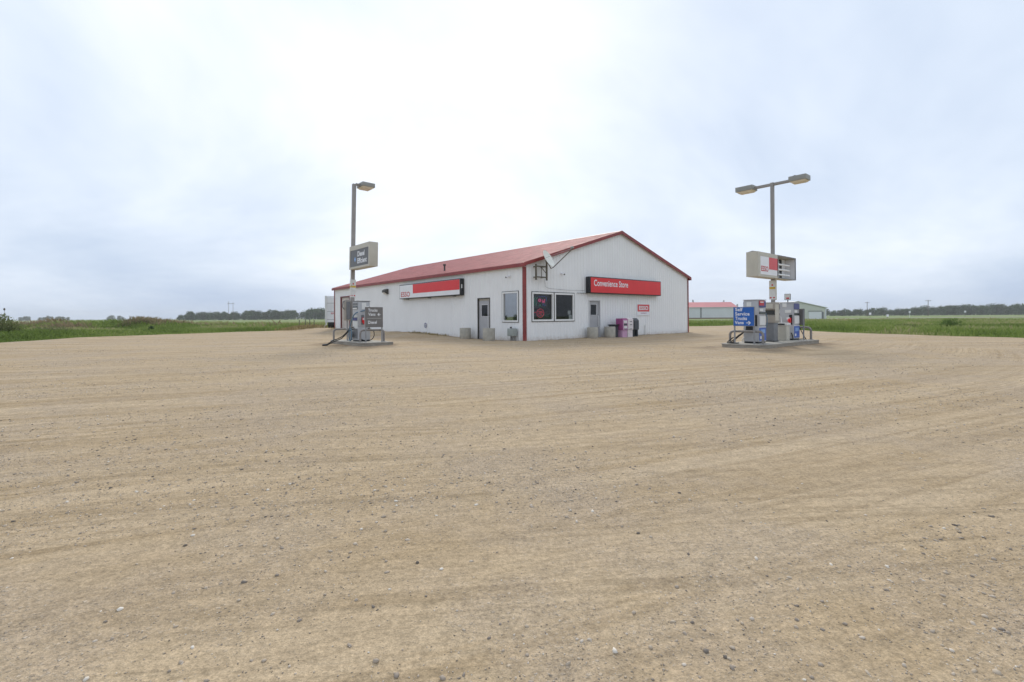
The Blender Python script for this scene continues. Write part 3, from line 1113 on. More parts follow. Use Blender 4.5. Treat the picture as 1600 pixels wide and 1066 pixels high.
# ---- signs fixed to the store
sg = thing('fascia_sign', 'long black-framed white and red ESSO sign box on side wall', 'sign', bl(-0.055, 12.33, 2.43), ANG)
LEN = 7.25
c_ = MB()
c_.box(-0.26, -LEN, 0, 0, 0, 0.95, 0.012)
c_.build('cabinet', M_black, sg, 30)
MB().box(-0.268, -LEN + 0.05, 0.05, -0.2605, -0.05, 0.90).build('white_face', M_white, sg)
MB().box(-0.275, -LEN + 0.055, 0.32, -0.2685, -1.85, 0.895).build('red_panel', M_red, sg)
lettering('ESSO', (-0.269, -0.24, 0.13), (0, -1, 0), (0, 0, 1), M_redmark, sg, height=0.33, width=1.22, weight=0.014)
c_ = MB()
c_.box(-0.19, -LEN - 0.006, 0.40, -0.12, -LEN - 0.001, 0.62)
c_.build('side_hatch', M_offwhite, sg)
for k in (-0.8, -3.6, -6.4):
    MB().box(-0.2, k - 0.03, -0.05, 0.055, k + 0.03, -0.001).build('bracket', M_steel, sg)

sg = thing('store_sign', 'long red Convenience Store sign box over the front door', 'sign', bl(4.42, -0.055, 2.44), ANG)
LEN = 6.78
c_ = MB()
c_.box(0, -0.30, 0, LEN, 0, 0.91, 0.012)
c_.build('cabinet', M_black, sg, 30)
MB().box(0.05, -0.308, 0.05, LEN - 0.05, -0.3005, 0.86).build('red_face', M_red, sg)
lettering('Convenience Store', (0.30, -0.309, 0.40), (1, 0, 0), (0, 0, 1), M_white, sg, width=3.05, height=0.35, weight=0.016)
MB().box(-0.75, -0.06, -0.012, -0.001, -0.02, 0.018).build('support_rail', M_steel, sg)

sg = thing('wall_sign', 'small red ESSO sign with white strip below, right of the front door', 'sign', bl(9.11, -0.055, 1.22), ANG)
MB().box(-0.04, -0.015, 0.0, 1.27, 0.03, 0.70).build('backing', M_white, sg)
MB().box(0.0, -0.021, 0.24, 1.23, -0.0155, 0.67).build('red_panel', M_redfade, sg)
lettering('ESSO', (0.15, -0.022, 0.33), (1, 0, 0), (0, 0, 1), M_white, sg, height=0.25, width=0.95, weight=0.03)
lettering('speedpass', (0.32, -0.016, 0.10), (1, 0, 0), (0, 0, 1), M_magenta, sg, height=0.085, width=0.62, weight=0.01)

# round blue emblem
sg = thing('wall_decal', 'small round blue emblem low on the side wall', 'decal', bl(-0.05, 9.37, 0.69), ANG)
dk = MB()
n = 24
ring = [(-0.008, 0.17 * math.cos(2 * math.pi * k / n), 0.17 * math.sin(2 * math.pi * k / n)) for k in range(n)]
dk.add(ring + [(0.01, p[1], p[2]) for p in ring], [tuple(range(n))] + [(i, (i + 1) % n, n + (i + 1) % n, n + i) for i in range(n)])
dk.build('plate', M_offwhite, sg)
for (r0, r1, mm) in ((0.155, 0.105, M_navy),):
    q = MB()
    for k in range(n):
        a0, a1 = 2 * math.pi * k / n, 2 * math.pi * (k + 1) / n
        q.quad((-0.011, r0 * math.cos(a0), r0 * math.sin(a0)), (-0.011, r0 * math.cos(a1), r0 * math.sin(a1)),
               (-0.011, r1 * math.cos(a1), r1 * math.sin(a1)), (-0.011, r1 * math.cos(a0), r1 * math.sin(a0)))
    q.build('ring', mm, sg)
q = MB().add([(-0.011, 0.06, -0.05), (-0.011, -0.06, -0.05), (-0.011, 0, 0.075)], [(0, 1, 2)])
q.build('triangle_mark', M_navy, sg)

# neon signs hanging inside the left front window
nz = thing('neon_sign', 'green and pink neon beer sign hanging high inside front window', 'neon sign', bl(1.15, 0.10, 1.95), ANG)
for pts_, mm in (([(-0.42, 0, -0.20), (-0.42, 0, 0.16), (-0.34, 0, 0.20)], M_neon_g), ([(-0.30, 0, -0.22), (-0.31, 0, 0.10), (-0.22, 0, 0.22)], M_neon_g),
                 ([(-0.12, 0, -0.24), (-0.04, 0, -0.14), (0.02, 0, -0.24)], M_neon_g), ([(-0.16, 0, 0.27), (0.0, 0, 0.23), (0.2, 0, 0.28), (0.40, 0, 0.22), (0.42, 0, 0.02)], M_neon_b),
                 ([(0.12, 0, -0.20), (0.18, 0, -0.10), (0.26, 0, -0.22), (0.36, 0, -0.16)], M_neon_b)):
    MB().tube(pts_, 0.014, 6).build('tube', mm, nz, 60)
MB().tube([(-0.06 + 0.075 * math.cos(q), 0, 0.06 + 0.06 * math.sin(q)) for q in [i * math.pi / 8 for i in range(17)]], 0.03, 6).build('pink_loop', M_neon_p, nz, 60)
for k, (x0, h_) in enumerate(((0.13, 0.16), (0.20, 0.10), (0.27, 0.19))):
    MB().tube([(x0, 0, -0.06), (x0 + 0.01, 0, -0.06 + h_)], 0.024, 6).build('pink_stroke', M_neon_p, nz, 60)
MB().box(-0.5, 0.03, -0.30, 0.48, 0.045, 0.32).build('backing_plate', M_black, nz)
nz = thing('neon_sign', 'round red neon sign hanging low inside front window', 'neon sign', bl(1.13, 0.10, 1.37), ANG)
MB().tube([(0.24 * math.cos(a), 0, 0.21 * math.sin(a)) for a in [i * math.pi / 12 for i in range(25)]], 0.013, 6).build('outer_ring', M_neon_r, nz, 60)
for (x0, x1, zz_) in ((-0.15, 0.13, 0.075), (-0.10, 0.16, 0.015), (-0.16, 0.08, -0.05), (-0.06, 0.12, -0.11)):
    MB().tube([(x0, 0, zz_), ((x0 + x1) / 2, 0, zz_ + 0.02), (x1, 0, zz_)], 0.012, 6).build('inner_stroke', M_neon_r, nz, 60)
MB().tube([(-0.42, 0, 0.02), (-0.30, 0, 0.05)], 0.012, 6).build('side_stroke', M_neon_r, nz, 60)
MB().tube([(0, 0, 0.21), (0.01, 0, 0.30)], 0.006, 5).build('hanging_chain', M_black, nz)
# shelving dimly visible behind the glass
for k, (x, mm) in enumerate(((2.45, M_shelfgreen), (8.5, M_steel))):
    sh = thing('store_shelf', 'low shelf with green goods dimly seen behind front window' if k == 0 else 'shelf seen through the front door pane', 'shelf', bl(x, 1.1, 0.02), ANG)
    MB().box(-0.55, -0.03, 0, -0.5, 0.4, 1.35).build('side_panel', M_steel, sh)
    MB().box(0.5, -0.03, 0, 0.55, 0.4, 1.35).build('side_panel', M_steel, sh)
    for z in (0.15, 0.6, 1.05):
        MB().box(-0.498, 0, z, 0.498, 0.4, z + 0.03).build('shelf_board', M_steel, sh)
        MB().box(-0.48, 0.05, z + 0.031, 0.44, 0.35, z + 0.28).build('goods', mm, sh)
for z, x in ((1.40, 3.20), (1.17, 3.28)):
    nt_ = tag(MB().box(-0.11, 0, -0.11, 0.11, 0.004, 0.10).build('paper_notice', M_paper, None, None, bl(x - 0.05, 0.012, z)),
              'paper notice taped inside right front window, the upper one' if z > 1.3 else 'paper notice taped inside right front window, the lower one', 'notice')
    nt_.rotation_euler = (0, 0, ANG)

# ---- wall lamp, cameras
wl_ = thing('wall_lamp', 'boxy dark wall light high on the side wall', 'wall lamp', bl(-0.045, 14.75, 2.88), ANG)
MB().prism([(0, 0), (-0.10, 0), (-0.30, 0.12), (-0.30, 0.26), (-0.14, 0.36), (0, 0.36)], 'y', -0.22, 0.22).build('housing', M_darktrim, wl_)
MB().prism([(-0.105, -0.008), (-0.302, 0.112), (-0.31, 0.10), (-0.11, -0.02)], 'y', -0.19, 0.19).build('lens', M_offwhite, wl_)
for (x, y, z, lab, dx, dy) in ((-0.044, 1.10, 3.23, 'small white security camera on side wall near the corner', -1, 0),
                               (2.51, -0.044, 3.42, 'small white security camera on front wall above the windows', 0, -1)):
    sc_ = thing('security_camera', lab, 'camera', bl(x, y, z), ANG)
    q = MB()
    if dx:
        q.box(-0.03, -0.07, -0.05, 0.02, 0.07, 0.05)
    else:
        q.box(-0.07, -0.03, -0.05, 0.07, 0.02, 0.05)
    q.build('mount', M_white, sc_)
    c0 = Vector((dx * 0.03, dy * 0.03, 0))
    c1 = Vector((dx * 0.22, dy * 0.22, -0.06))
    MB().tube([c0, c1], [0.03, 0.05], 10).build('body', M_white, sc_, 40)
    MB().tube([c1, c1 + (c1 - c0).normalized() * 0.02], 0.036, 10).build('lens', M_black, sc_, 40)

# ---- satellite dish on its wall frame
di = thing('satellite_dish', 'cream satellite dish on rusty frame by the store corner', 'satellite dish', bl(0.85, -0.044, 3.4), ANG)
fr = MB()
for x in (-0.42, 0.30):
    fr.box(x - 0.035, -0.34, -0.42, x + 0.035, -0.27, 0.36)
for z in (-0.27, 0.25):
    fr.box(-0.385, -0.335, z - 0.03, 0.265, -0.28, z + 0.03)
    for x in (-0.3, 0.2):
        fr.box(x - 0.025, -0.28, z - 0.025, x + 0.025, 0.0, z + 0.025)
fr.tube([(-0.06, -0.31, -0.25), (-0.06, -0.31, 0.24)], 0.02, 6)
fr.tube([(-0.06, -0.31, 0.2), (0.24, -0.31, -0.05)], 0.018, 6)
fr.build('wall_frame', M_rust, di)
MB().tube([(0.30, -0.31, 0.3), (0.28, -0.33, 0.45), (0.20, -0.36, 0.58)], 0.045, 8).build('mast', M_rust, di, 50)
axis_d = Vector((0.32, -0.83, 0.44)).normalized()
side = axis_d.cross(Vector((0, 0, 1))).normalized()
upd = side.cross(axis_d)
cen = Vector((0.24, -0.42, 0.60))
q = MB()
NR, NA = 5, 28
vs = []
fs = []
for layer in (0, 1):
    for i in range(NR + 1):
        for k in range(NA):
            a = 2 * math.pi * k / NA
            rr = i / NR
            p = cen + side * (0.47 * rr * math.cos(a)) + upd * (0.48 * rr * math.sin(a)) + axis_d * (0.10 * rr * rr - 0.015 * layer)
            vs.append(p)
B_ = (NR + 1) * NA
for layer in (0, 1):
    for i in range(NR):
        for k in range(NA):
            a = layer * B_ + i * NA + k
            c = layer * B_ + i * NA + (k + 1) % NA
            fs.append((a, c, c + NA, a + NA))
for k in range(NA):
    fs.append((NR * NA + k, NR * NA + (k + 1) % NA, B_ + NR * NA + (k + 1) % NA, B_ + NR * NA + k))
q.add(vs, fs)
q.build('reflector', M_dish, di, 40)
j0 = cen - upd * 0.50
l0 = cen + axis_d * 1.45 - upd * 0.18
MB().tube([cen - axis_d * 0.06, j0 - axis_d * 0.02, j0 + axis_d * 0.1, l0], 0.024, 7).build('feed_arm', M_rust, di, 50)
MB().tube([l0 + Vector((0, 0, -0.02)), l0 + Vector((0, 0, 0.06)) - axis_d * 0.05, l0 - axis_d * 0.16 + Vector((0, 0, 0.08))], [0.04, 0.05, 0.06], 10).build('receiver', M_head, di, 50)
MB().tube([cen + side * 0.38 + axis_d * 0.1, l0], 0.008, 5).build('stay_rod', M_steel, di)
MB().tube([cen - side * 0.38 + axis_d * 0.1, l0], 0.008, 5).build('stay_rod', M_steel, di)

# ---- concrete pots, meter, boxes at the wall
for (x, y, lab, rr, hh) in ((-0.5, 4.34, 'concrete ring planter beside the side door, nearer the long ESSO sign', 0.30, 0.61),
                            (-0.95, 1.64, 'pale concrete ring planter in front of the side door', 0.305, 0.65),
                            (4.48, -0.45, 'concrete ring planter left of the front door', 0.295, 0.60),
                            (5.76, -0.6, 'concrete ring planter right of the front door by the vending boxes', 0.30, 0.62)):
    pz = float(terrain(np.array([bl(x, y)[0]]), np.array([bl(x, y)[1]]))[0])
    p_ = thing('concrete_planter', lab, 'planter', bl(x, y, pz - 0.02), ANG + x, 'concrete ring planters by the doors')
    MB().lathe([(rr - 0.004, -0.05), (rr, 0.02), (rr + 0.004, hh - 0.02), (rr - 0.012, hh), (rr - 0.075, hh), (rr - 0.085, hh - 0.02), (rr - 0.09, hh - 0.14)], 36).build('ring_wall', M_conc, p_, 40)
    MB().lathe([(rr - 0.088, hh - 0.12), (rr * 0.5, hh - 0.09), (0.0, hh - 0.10)], 24).build('soil', mat('soil', (0.16, 0.12, 0.08), 0.95, var=0.3, scale=20, bump=0.02), p_, 60)

mtr = thing('utility_meter', 'grey-green utility meter box on pipes by the store corner', 'meter', bl(-0.045, 0.72, 0.0), ANG)
MB().box(-0.30, -0.24, 0.24, -0.03, 0.22, 0.62, 0.02).build('box', M_metergrey, mtr, 30)
MB().box(-0.31, -0.20, 0.28, -0.301, 0.18, 0.58).build('cover', M_metergrey, mtr)
MB().tube([(-0.16, 0.1, 0.60), (-0.16, 0.1, 0.70)], 0.05, 12).build('cap', M_darktrim, mtr, 40)
for y in (-0.12, 0.0, 0.10):
    MB().tube([(-0.16, y, 0.26), (-0.16, y, -0.1)], 0.035, 8).build('pipe', M_steel, mtr, 50)
MB().box(-0.18, -0.2, 0.40, 0.0, -0.1, 0.46).build('bracket', M_steel, mtr)


def vending(x, wid, hh, mf, ms, label, cat, kind):
    v_ = thing('newspaper_box', label, cat, bl(x, -0.47, 0.01), ANG)
    dpt = 0.47
    if kind == 'stand':
        for xx in (0.05, wid - 0.05):
            MB().box(xx - 0.03, -dpt + 0.05, -0.06, xx + 0.03, -0.02, 0.42).build('leg', ms, v_)
        MB().prism([(-dpt, 0.40), (0, 0.40), (0, hh), (-dpt + 0.14, hh), (-dpt, hh - 0.14)], 'x', 0, wid).build('body', mf, v_)
        MB().box(0.05, -dpt - 0.012, 0.46, wid - 0.05, -dpt - 0.001, hh - 0.2).build('door_panel', ms, v_)
        return v_
    MB().box(0.02, -dpt + 0.03, -0.06, wid - 0.02, -0.03, 0.40, 0.01).build('pedestal', mf, v_)
    MB().prism([(-dpt, 0.405), (0, 0.405), (0, hh), (-dpt + 0.10, hh), (-dpt, hh - 0.06)], 'x', 0, wid).build('body', ms, v_)
    fp = MB()
    fp.box(0.015, -dpt - 0.012, 0.42, wid - 0.015, -dpt - 0.001, hh - 0.08)
    fp.build('front_door', mf, v_)
    if kind == 'lilac':
        MB().box(0.10, -dpt - 0.018, hh - 0.26, wid - 0.08, -dpt - 0.0125, hh - 0.13).build('card', M_paper, v_)
        MB().box(0.08, -dpt - 0.018, hh - 0.40, wid - 0.06, -dpt - 0.0125, hh - 0.29).build('window_panel', M_charcoal, v_)
        MB().box(0.10, -dpt - 0.018, hh - 0.55, wid - 0.08, -dpt - 0.0125, hh - 0.43).build('card', M_paper, v_)
    else:
        for z in (0.22, 0.40):
            MB().box(0.16, -dpt - 0.018, hh - z, wid - 0.13, -dpt - 0.0125, hh - z + 0.035).build('slot', M_charcoal, v_)
    MB().box(wid * 0.3, -dpt - 0.03, 0.44, wid * 0.7, -dpt - 0.0125, 0.47).build('handle', M_steel, v_)
    return v_


vending(6.47, 0.455, 1.05, M_lilac, M_magenta, 'lilac and magenta newspaper box, leftmost of the row', 'newspaper box', 'lilac')
vending(6.95, 0.50, 1.07, M_boxwhite, M_boxwhite, 'white newspaper box between lilac and black boxes', 'newspaper box', 'white')
vending(7.53, 0.46, 1.06, M_charcoal, M_charcoal, 'black newspaper box on legs, rightmost of the row', 'newspaper box', 'stand')
bn = thing('waste_bin', 'low black bin behind the planter beside the lilac box', 'bin', bl(6.02, -0.72, 0.0), ANG)
MB().prism([(0.05, -0.04), (0.36, -0.04), (0.40, 0.66), (0.0, 0.66)], 'y', 0.05, 0.40).build('body', M_charcoal, bn)
MB().box(-0.05, -0.02, 0.665, 0.42, 0.44, 0.73, 0.02).build('lid', M_black, bn, 30)

# ================================================================== pump islands


def island_mesh(x0, x1, y0, y1, radii, z0, z1):
    """rounded plan; radii for corners (x0y0, x1y0, x1y1, x0y1)"""
    pts = []
    for (cx_, cy_, a0, r_) in ((x0, y0, math.pi, radii[0]), (x1, y0, 1.5 * math.pi, radii[1]), (x1, y1, 0, radii[2]), (x0, y1, 0.5 * math.pi, radii[3])):
        ox = cx_ + (r_ if cx_ == x0 else -r_)
        oy = cy_ + (r_ if cy_ == y0 else -r_)
        for k in range(9):
            a = a0 + 0.5 * math.pi * k / 8
            pts.append((ox + r_ * math.cos(a), oy + r_ * math.sin(a)))
    return pts


def island(name, label, loc, rect, radii):
    o = thing(name, label, 'pump island', (*loc, 0), ANG)
    pts = island_mesh(*rect, radii, 0, 0)
    MB().prism(pts, 'z', -0.15, 0.172).build('kerb', M_island, o, 25)
    cx_ = sum(p[0] for p in pts) / len(pts)
    cy_ = sum(p[1] for p in pts) / len(pts)
    ins = [(cx_ + (p[0] - cx_) * 0.955, cy_ + (p[1] - cy_) * 0.93) for p in pts]
    MB().prism(ins, 'z', 0.1725, 0.18).build('top_slab', M_islandtop if 'left' in name else M_conc, o, 25)
    # steel edge angle
    e_ = MB()
    out_ = [(p[0] + (p[0] - cx_) * 0.004, p[1] + (p[1] - cy_) * 0.006) for p in pts]
    n_ = len(pts)
    for i in range(n_):
        j = (i + 1) % n_
        e_.quad((*out_[i], 0.13), (*out_[j], 0.13), (*out_[j], 0.176), (*out_[i], 0.176))
        e_.quad((*out_[i], 0.176), (*out_[j], 0.176), (*ins[j], 0.176), (*ins[i], 0.176))
    e_.build('edge_angle', M_edge, o)
    return o


RI = (8.8, 16.45)
LI = (-6.14, 19.4)
TOP = 0.18


def il(base, x, y, z=TOP):
    return (base[0] + UX * x - UY * y, base[1] + UY * x + UX * y, z)


island('pump_island', 'right concrete pump island carrying two blue and grey pumps', RI, (-0.42, 4.88, 0.0, 1.66), (0.62, 0.12, 0.12, 0.5))
isl2 = island('pump_island', 'left concrete pump island carrying the diesel pump', LI, (0.0, 1.48, -0.08, 3.75), (0.30, 0.14, 0.4, 0.6))


def hoop(label, loc, rz, length, h=0.44, r=0.043):
    o = thing('guard_hoop', label, 'guard rail', loc, rz, 'bent pipe guards on the pump islands')
    pts = [(0, 0, -0.02), (0, 0, h - 0.14)]
    for k in range(1, 6):
        a = math.pi / 2 * k / 6
        pts.append((0.14 - 0.14 * math.cos(a), 0, h - 0.14 + 0.14 * math.sin(a)))
    pts += [(0.14, 0, h), (length - 0.14, 0, h)]
    for k in range(1, 6):
        a = math.pi / 2 * k / 6
        pts.append((length - 0.14 + 0.14 * math.sin(a), 0, h - 0.14 + 0.14 * math.cos(a)))
    pts += [(length, 0, h - 0.14), (length, 0, -0.02)]
    MB().tube(pts, r, 12).build('pipe', M_hoop, o, 50)
    for x in (0, length):
        MB().box(x - 0.085, -0.085, 0.0, x + 0.085, 0.085, 0.012).build('foot_plate', M_steel, o)
    return o


hoop('bent grey pipe guard below the blue sign', il(RI, 0.06, 0.25), ANG + math.pi / 2, 1.15)
hoop('bent grey pipe guard at right end of right island', il(RI, 4.66, 0.25), ANG + math.pi / 2, 1.15, 0.50)
hoop('bent grey pipe guard below the grey Diesel sign', il(LI, 0.22, 0.46), ANG, 1.04, 0.50)
hoop('bent brown pipe guard at far end of left island', il(LI, 0.22, 3.45), ANG, 1.04, 0.50)


def post_sign(label, loc, rz, wid, z0, z1, board, face, lines, arrow=None, rule=None):
    """board facing local -y, posts at its sides"""
    o = thing('direction_sign', label, 'sign', loc, rz)
    for x in (0.03, wid - 0.03):
        MB().box(x - 0.022, 0.012, -0.02, x + 0.022, 0.05, z1 - TOP - 0.02).build('post', M_steel, o)
    zz0, zz1 = z0 - TOP, z1 - TOP
    MB().box(0, -0.012, zz0, wid, 0.011, zz1).build('board', board, o)
    if face is None:
        return o
    MB().box(0.015, -0.0165, zz0 + 0.015, wid - 0.015, -0.0125, zz1 - 0.015).build('face', face, o)
    for (txt, fx, fz, hh, w) in lines:
        lettering(txt, (fx * wid, -0.0172, zz0 + fz * (zz1 - zz0)), (1, 0, 0), (0, 0, 1), M_white, o, height=hh, width=w, weight=0.024, depth=0.0005, spacing=1.06)
    if arrow:
        ax, az, al, dr = arrow
        ax, az = ax * wid, zz0 + az * (zz1 - zz0)
        q = MB()
        yq = -0.0178
        q.quad((ax, yq, az - 0.011), (ax + al, yq, az - 0.011), (ax + al, yq, az + 0.011), (ax, yq, az + 0.011))
        tip, bk = (ax + al + 0.02, ax + al - 0.05) if dr > 0 else (ax - 0.02, ax + 0.05)
        for s in (-1, 1):
            q.quad((tip, yq - 0.0003, az), (bk, yq - 0.0003, az + s * 0.065), (bk - 0.03 * dr, yq - 0.0003, az + s * 0.05), (tip - 0.035 * dr, yq - 0.0003, az))
        q.build('arrow', M_white, o)
    if rule:
        MB().box(0.08 * wid, -0.0178, zz0 + rule * (zz1 - zz0), 0.9 * wid, -0.0168, zz0 + rule * (zz1 - zz0) + 0.008).build('rule_line', M_offwhite, o)
    return o


post_sign('blue Self Service Trucks Vans sign with white arrow on right island', il(RI, -0.10, 1.20), ANG - math.pi / 2, 0.74, 0.81, 1.49, M_steel, M_signblue,
          [('Self', 0.10, 0.775, 0.125, 0.26), ('Service', 0.10, 0.545, 0.125, 0.50), ('Trucks', 0.10, 0.315, 0.12, 0.41), ('Vans', 0.08, 0.10, 0.115, 0.31)], (0.62, 0.17, 0.14, 1))
post_sign('grey Trucks Vans Diesel sign on left island', il(LI, 0.36, 0.27), ANG, 0.77, 0.80, 1.64, M_signgrey, M_signgrey,
          [('Trucks', 0.16, 0.77, 0.125, 0.40), ('Vans', 0.16, 0.57, 0.125, 0.31), ('Diesel', 0.15, 0.17, 0.13, 0.38)], (0.70, 0.63, 0.12, -1), 0.44)
post_sign('bare grey back of a sign at right end of right island', il(RI, 4.42, 0.40), ANG + math.pi / 2, 0.62, 0.78, 1.44, M_signgrey, None, [])


def pump(label, loc, rz, kind, hgt):
    """single dispenser; local x along the island, local y across it; display face at local -y"""
    o = thing('fuel_pump', label, 'fuel pump', loc, rz)
    Lx, Ly = 0.62, 0.54
    MB().box(0.02, 0.02, -0.02, Lx - 0.02, Ly - 0.02, 0.06).build('plinth', M_black, o)
    MB().box(0, 0, 0.061, Lx, Ly, 0.62, 0.012).build('lower_cabinet', M_pump, o, 30)
    MB().box(0.012, 0.012, 0.6205, Lx - 0.012, Ly - 0.012, hgt - 0.002, 0.012).build('upper_cabinet', M_pump, o, 30)
    MB().box(-0.012, -0.012, hgt - 0.001, Lx + 0.012, Ly + 0.012, hgt + 0.03, 0.01).build('top_cap', M_pump_d if kind == 'grey' else M_pump, o, 30)
    for s, yy in ((-1, 0.0), (1, Ly)):
        def face(x0, x1, z0, z1, mm, nm, off=0.004, th=0.006):
            a, b_ = (yy + s * off, yy + s * (off + th)) if True else (0, 0)
            return MB().box(x0, min(a, b_), z0, x1, max(a, b_), z1).build(nm, mm, o)
        up = 0.012 if s < 0 else -0.012
        if kind == 'blue':
            face(0.03, Lx - 0.03, 0.10, 0.56, M_blue, 'blue_lower_panel')
            face(0.12, Lx - 0.12, 0.36, 0.50, M_blue_l, 'emblem_panel', 0.0105)
            face(0.08, 0.22, 0.16, 0.26, M_paper, 'sticker', 0.0105)
            face(0.03, Lx - 0.03, hgt - 0.26, hgt - 0.03, M_navy, 'header_panel', 0.004)
            face(0.06, Lx - 0.28, hgt - 0.40, hgt - 0.30, M_paper, 'card_strip')
            face(0.05, Lx - 0.05, hgt - 0.50, hgt - 0.42, M_screen, 'display')
            face(0.05, Lx - 0.05, 0.66, 0.98, M_paper, 'notice_panel')
        else:
            face(0.06, Lx - 0.06, hgt - 0.16, hgt - 0.06, M_pump_d, 'header_panel')
            face(0.05, Lx - 0.05, hgt - 0.34, hgt - 0.20, M_screen, 'display')
            face(0.08, Lx - 0.08, hgt - 0.33, hgt - 0.27, M_paper, 'price_card', 0.0105)
            face(0.05, Lx - 0.05, hgt - 0.66, hgt - 0.60, M_paper, 'white_strip')
            face(0.08, Lx - 0.12, hgt - 0.82, hgt - 0.70, M_navy, 'grade_label')
            face(0.05, Lx - 0.05, hgt - 1.16, hgt - 0.84, M_paper, 'notice_panel')
            face(0.06, Lx - 0.06, 0.12, 0.54, M_pump_d, 'lower_grille')
    return o


def hose(mb_pts, r, mm, parent, name='hose'):
    # smooth the polyline by Catmull-Rom
    P = [Vector(p) for p in mb_pts]
    out = []
    for i in range(len(P) - 1):
        p0, p1, p2, p3 = P[max(i - 1, 0)], P[i], P[i + 1], P[min(i + 2, len(P) - 1)]
        for k in range(6):
            t_ = k / 6
            out.append(0.5 * ((2 * p1) + (-p0 + p2) * t_ + (2 * p0 - 5 * p1 + 4 * p2 - p3) * t_ ** 2 + (-p0 + 3 * p1 - 3 * p2 + p3) * t_ ** 3))
    out.append(P[-1])
    return MB().tube(out, r, 8).build(name, mm, parent, 60)


# right island pumps
pA = pump('grey and blue fuel pump behind the blue sign, with red label at its top corner', il(RI, 0.47, 0.56), ANG, 'blue', 1.55)
MB().box(0.02, -0.018, 1.36, 0.42, -0.0105, 1.53).build('red_label', M_redmark, pA)
MB().box(0.08, -0.024, 1.46, 0.36, -0.0185, 1.50).build('label_text_band', M_paper, pA)
pB = pump('grey and blue fuel pump at right end of right island, with framed card on top', il(RI, 3.72, 0.56), ANG, 'blue', 1.50)
for p_ in (pA, pB):
    MB().box(-0.008, 0.26, 1.33, -0.0005 + 0.012, 0.42, 1.49).build('white_sticker', M_paper, p_)
    # end face nozzle boot
    MB().box(-0.006, 0.06, 0.62, 0.011, 0.17, 1.02).build('nozzle_recess', M_black, p_)
MB().box(-0.008, 0.10, 1.10, 0.011, 0.32, 1.22).build('white_card', M_paper, pB)
nzl = MB()
nzl.box(-0.13, 0.085, 0.70, -0.0065, 0.15, 0.90, 0.012)
nzl.tube([(-0.10, 0.118, 0.88), (-0.20, 0.118, 0.84), (-0.26, 0.118, 0.76)], 0.028, 8)
nzl.tube([(-0.08, 0.118, 0.72), (-0.17, 0.118, 0.66)], 0.02, 8)
nzl.build('nozzle', M_red, pB, 40)
MB().box(-0.20, 0.10, 0.83, -0.135, 0.20, 0.92, 0.01).build('nozzle_flap', M_paper, pB, 30)
hose([(-0.16, 0.118, 0.67), (-0.19, 0.14, 0.4), (-0.14, 0.12, 0.08), (-0.05, 0.02, 0.015), (-0.02, 0.05, 0.2), (-0.015, 0.1, 0.3)], 0.016, M_rubber, pB)
hose([(0.60, 0.0, 0.5), (0.72, -0.1, 0.2), (0.86, -0.15, 0.02), (1.0, -0.05, 0.02), (0.75, 0.1, 0.02)], 0.016, M_rubber, pB)
cf = MB()
cf.box(0.10, 0.24, 1.5305, 0.13, 0.27, 1.80)
cf.build('card_post', M_black, pB)
MB().box(0.085, 0.14, 1.62, 0.115 - 0.016, 0.37, 1.87).build('framed_card', M_black, pB)
MB().box(0.079, 0.155, 1.635, 0.0845, 0.355, 1.855).build('card_paper', M_paper, pB)
MB().box(0.075, 0.19, 1.66, 0.0785, 0.30, 1.72).build('card_mark', M_redmark, pB)
# black hoses lying from pump A over the left end of the island
hose([(-0.005, 0.40, 0.55), (-0.10, 0.46, 0.42), (-0.32, 0.56, 0.30), (-0.50, 0.66, 0.14), (-0.62, 0.72, 0.03), (-0.55, 0.60, 0.02), (-0.42, 0.52, 0.02)], 0.019, M_rubber, pA)
hose([(-0.005, 0.44, 0.48), (-0.16, 0.52, 0.34), (-0.40, 0.62, 0.18), (-0.60, 0.66, 0.04), (-0.68, 0.78, 0.03), (-0.60, 0.84, 0.06), (-0.45, 0.70, 0.22)], 0.019, M_rubber, pA)
hose([(-0.003, 0.50, 0.22), (-0.08, 0.53, 0.16), (-0.06, 0.56, 0.08), (0.0, 0.55, 0.06)], 0.014, M_offwhite, pA, 'coiled_cable')
MB().box(-0.10, 0.20, 0.44, -0.0005, 0.42, 0.62, 0.02).build('hose_bracket', M_black, pA, 30)
hose([(0.62, 0.1, 1.2), (0.72, 0.02, 1.0), (0.70, 0.0, 0.7), (0.63, 0.05, 0.5)], 0.016, M_bluehose, pA)

# payment terminal in the middle of the right island
def terminal(label, loc, rz):
    o = thing('payment_terminal', label, 'terminal', loc, rz)
    MB().box(0.03, 0.03, -0.02, 0.40, 0.40, 0.72, 0.01).build('pedestal', M_pump_d, o, 30)
    MB().box(0.02, 0.02, -0.01, 0.41, 0.41, 0.035).build('foot', M_black, o)
    # cabinet: sloped hood, recessed screen, keypad shelf; user face at local -x
    MB().prism([(0.0, 0.725), (0.44, 0.725), (0.44, 1.50), (0.02, 1.50), (0.0, 1.46), (0.0, 1.23), (0.10, 1.20), (0.10, 1.02), (-0.01, 0.97)], 'y', -0.01, 0.43).build('cabinet', M_beige_d, o)
    MB().box(0.094, 0.03, 1.03, 0.0995, 0.39, 1.19).build('screen', M_screen, o)
    MB().box(-0.008, 0.06, 1.27, -0.0005, 0.36, 1.44).build('instruction_plate', M_beige, o)
    MB().box(0.02, 0.05, 0.971, 0.09, 0.38, 0.985).build('keypad', M_screen, o)
    MB().box(0.03, -0.018, 0.80, 0.36, -0.0105, 1.42).build('side_plate', M_beige, o)
    return o


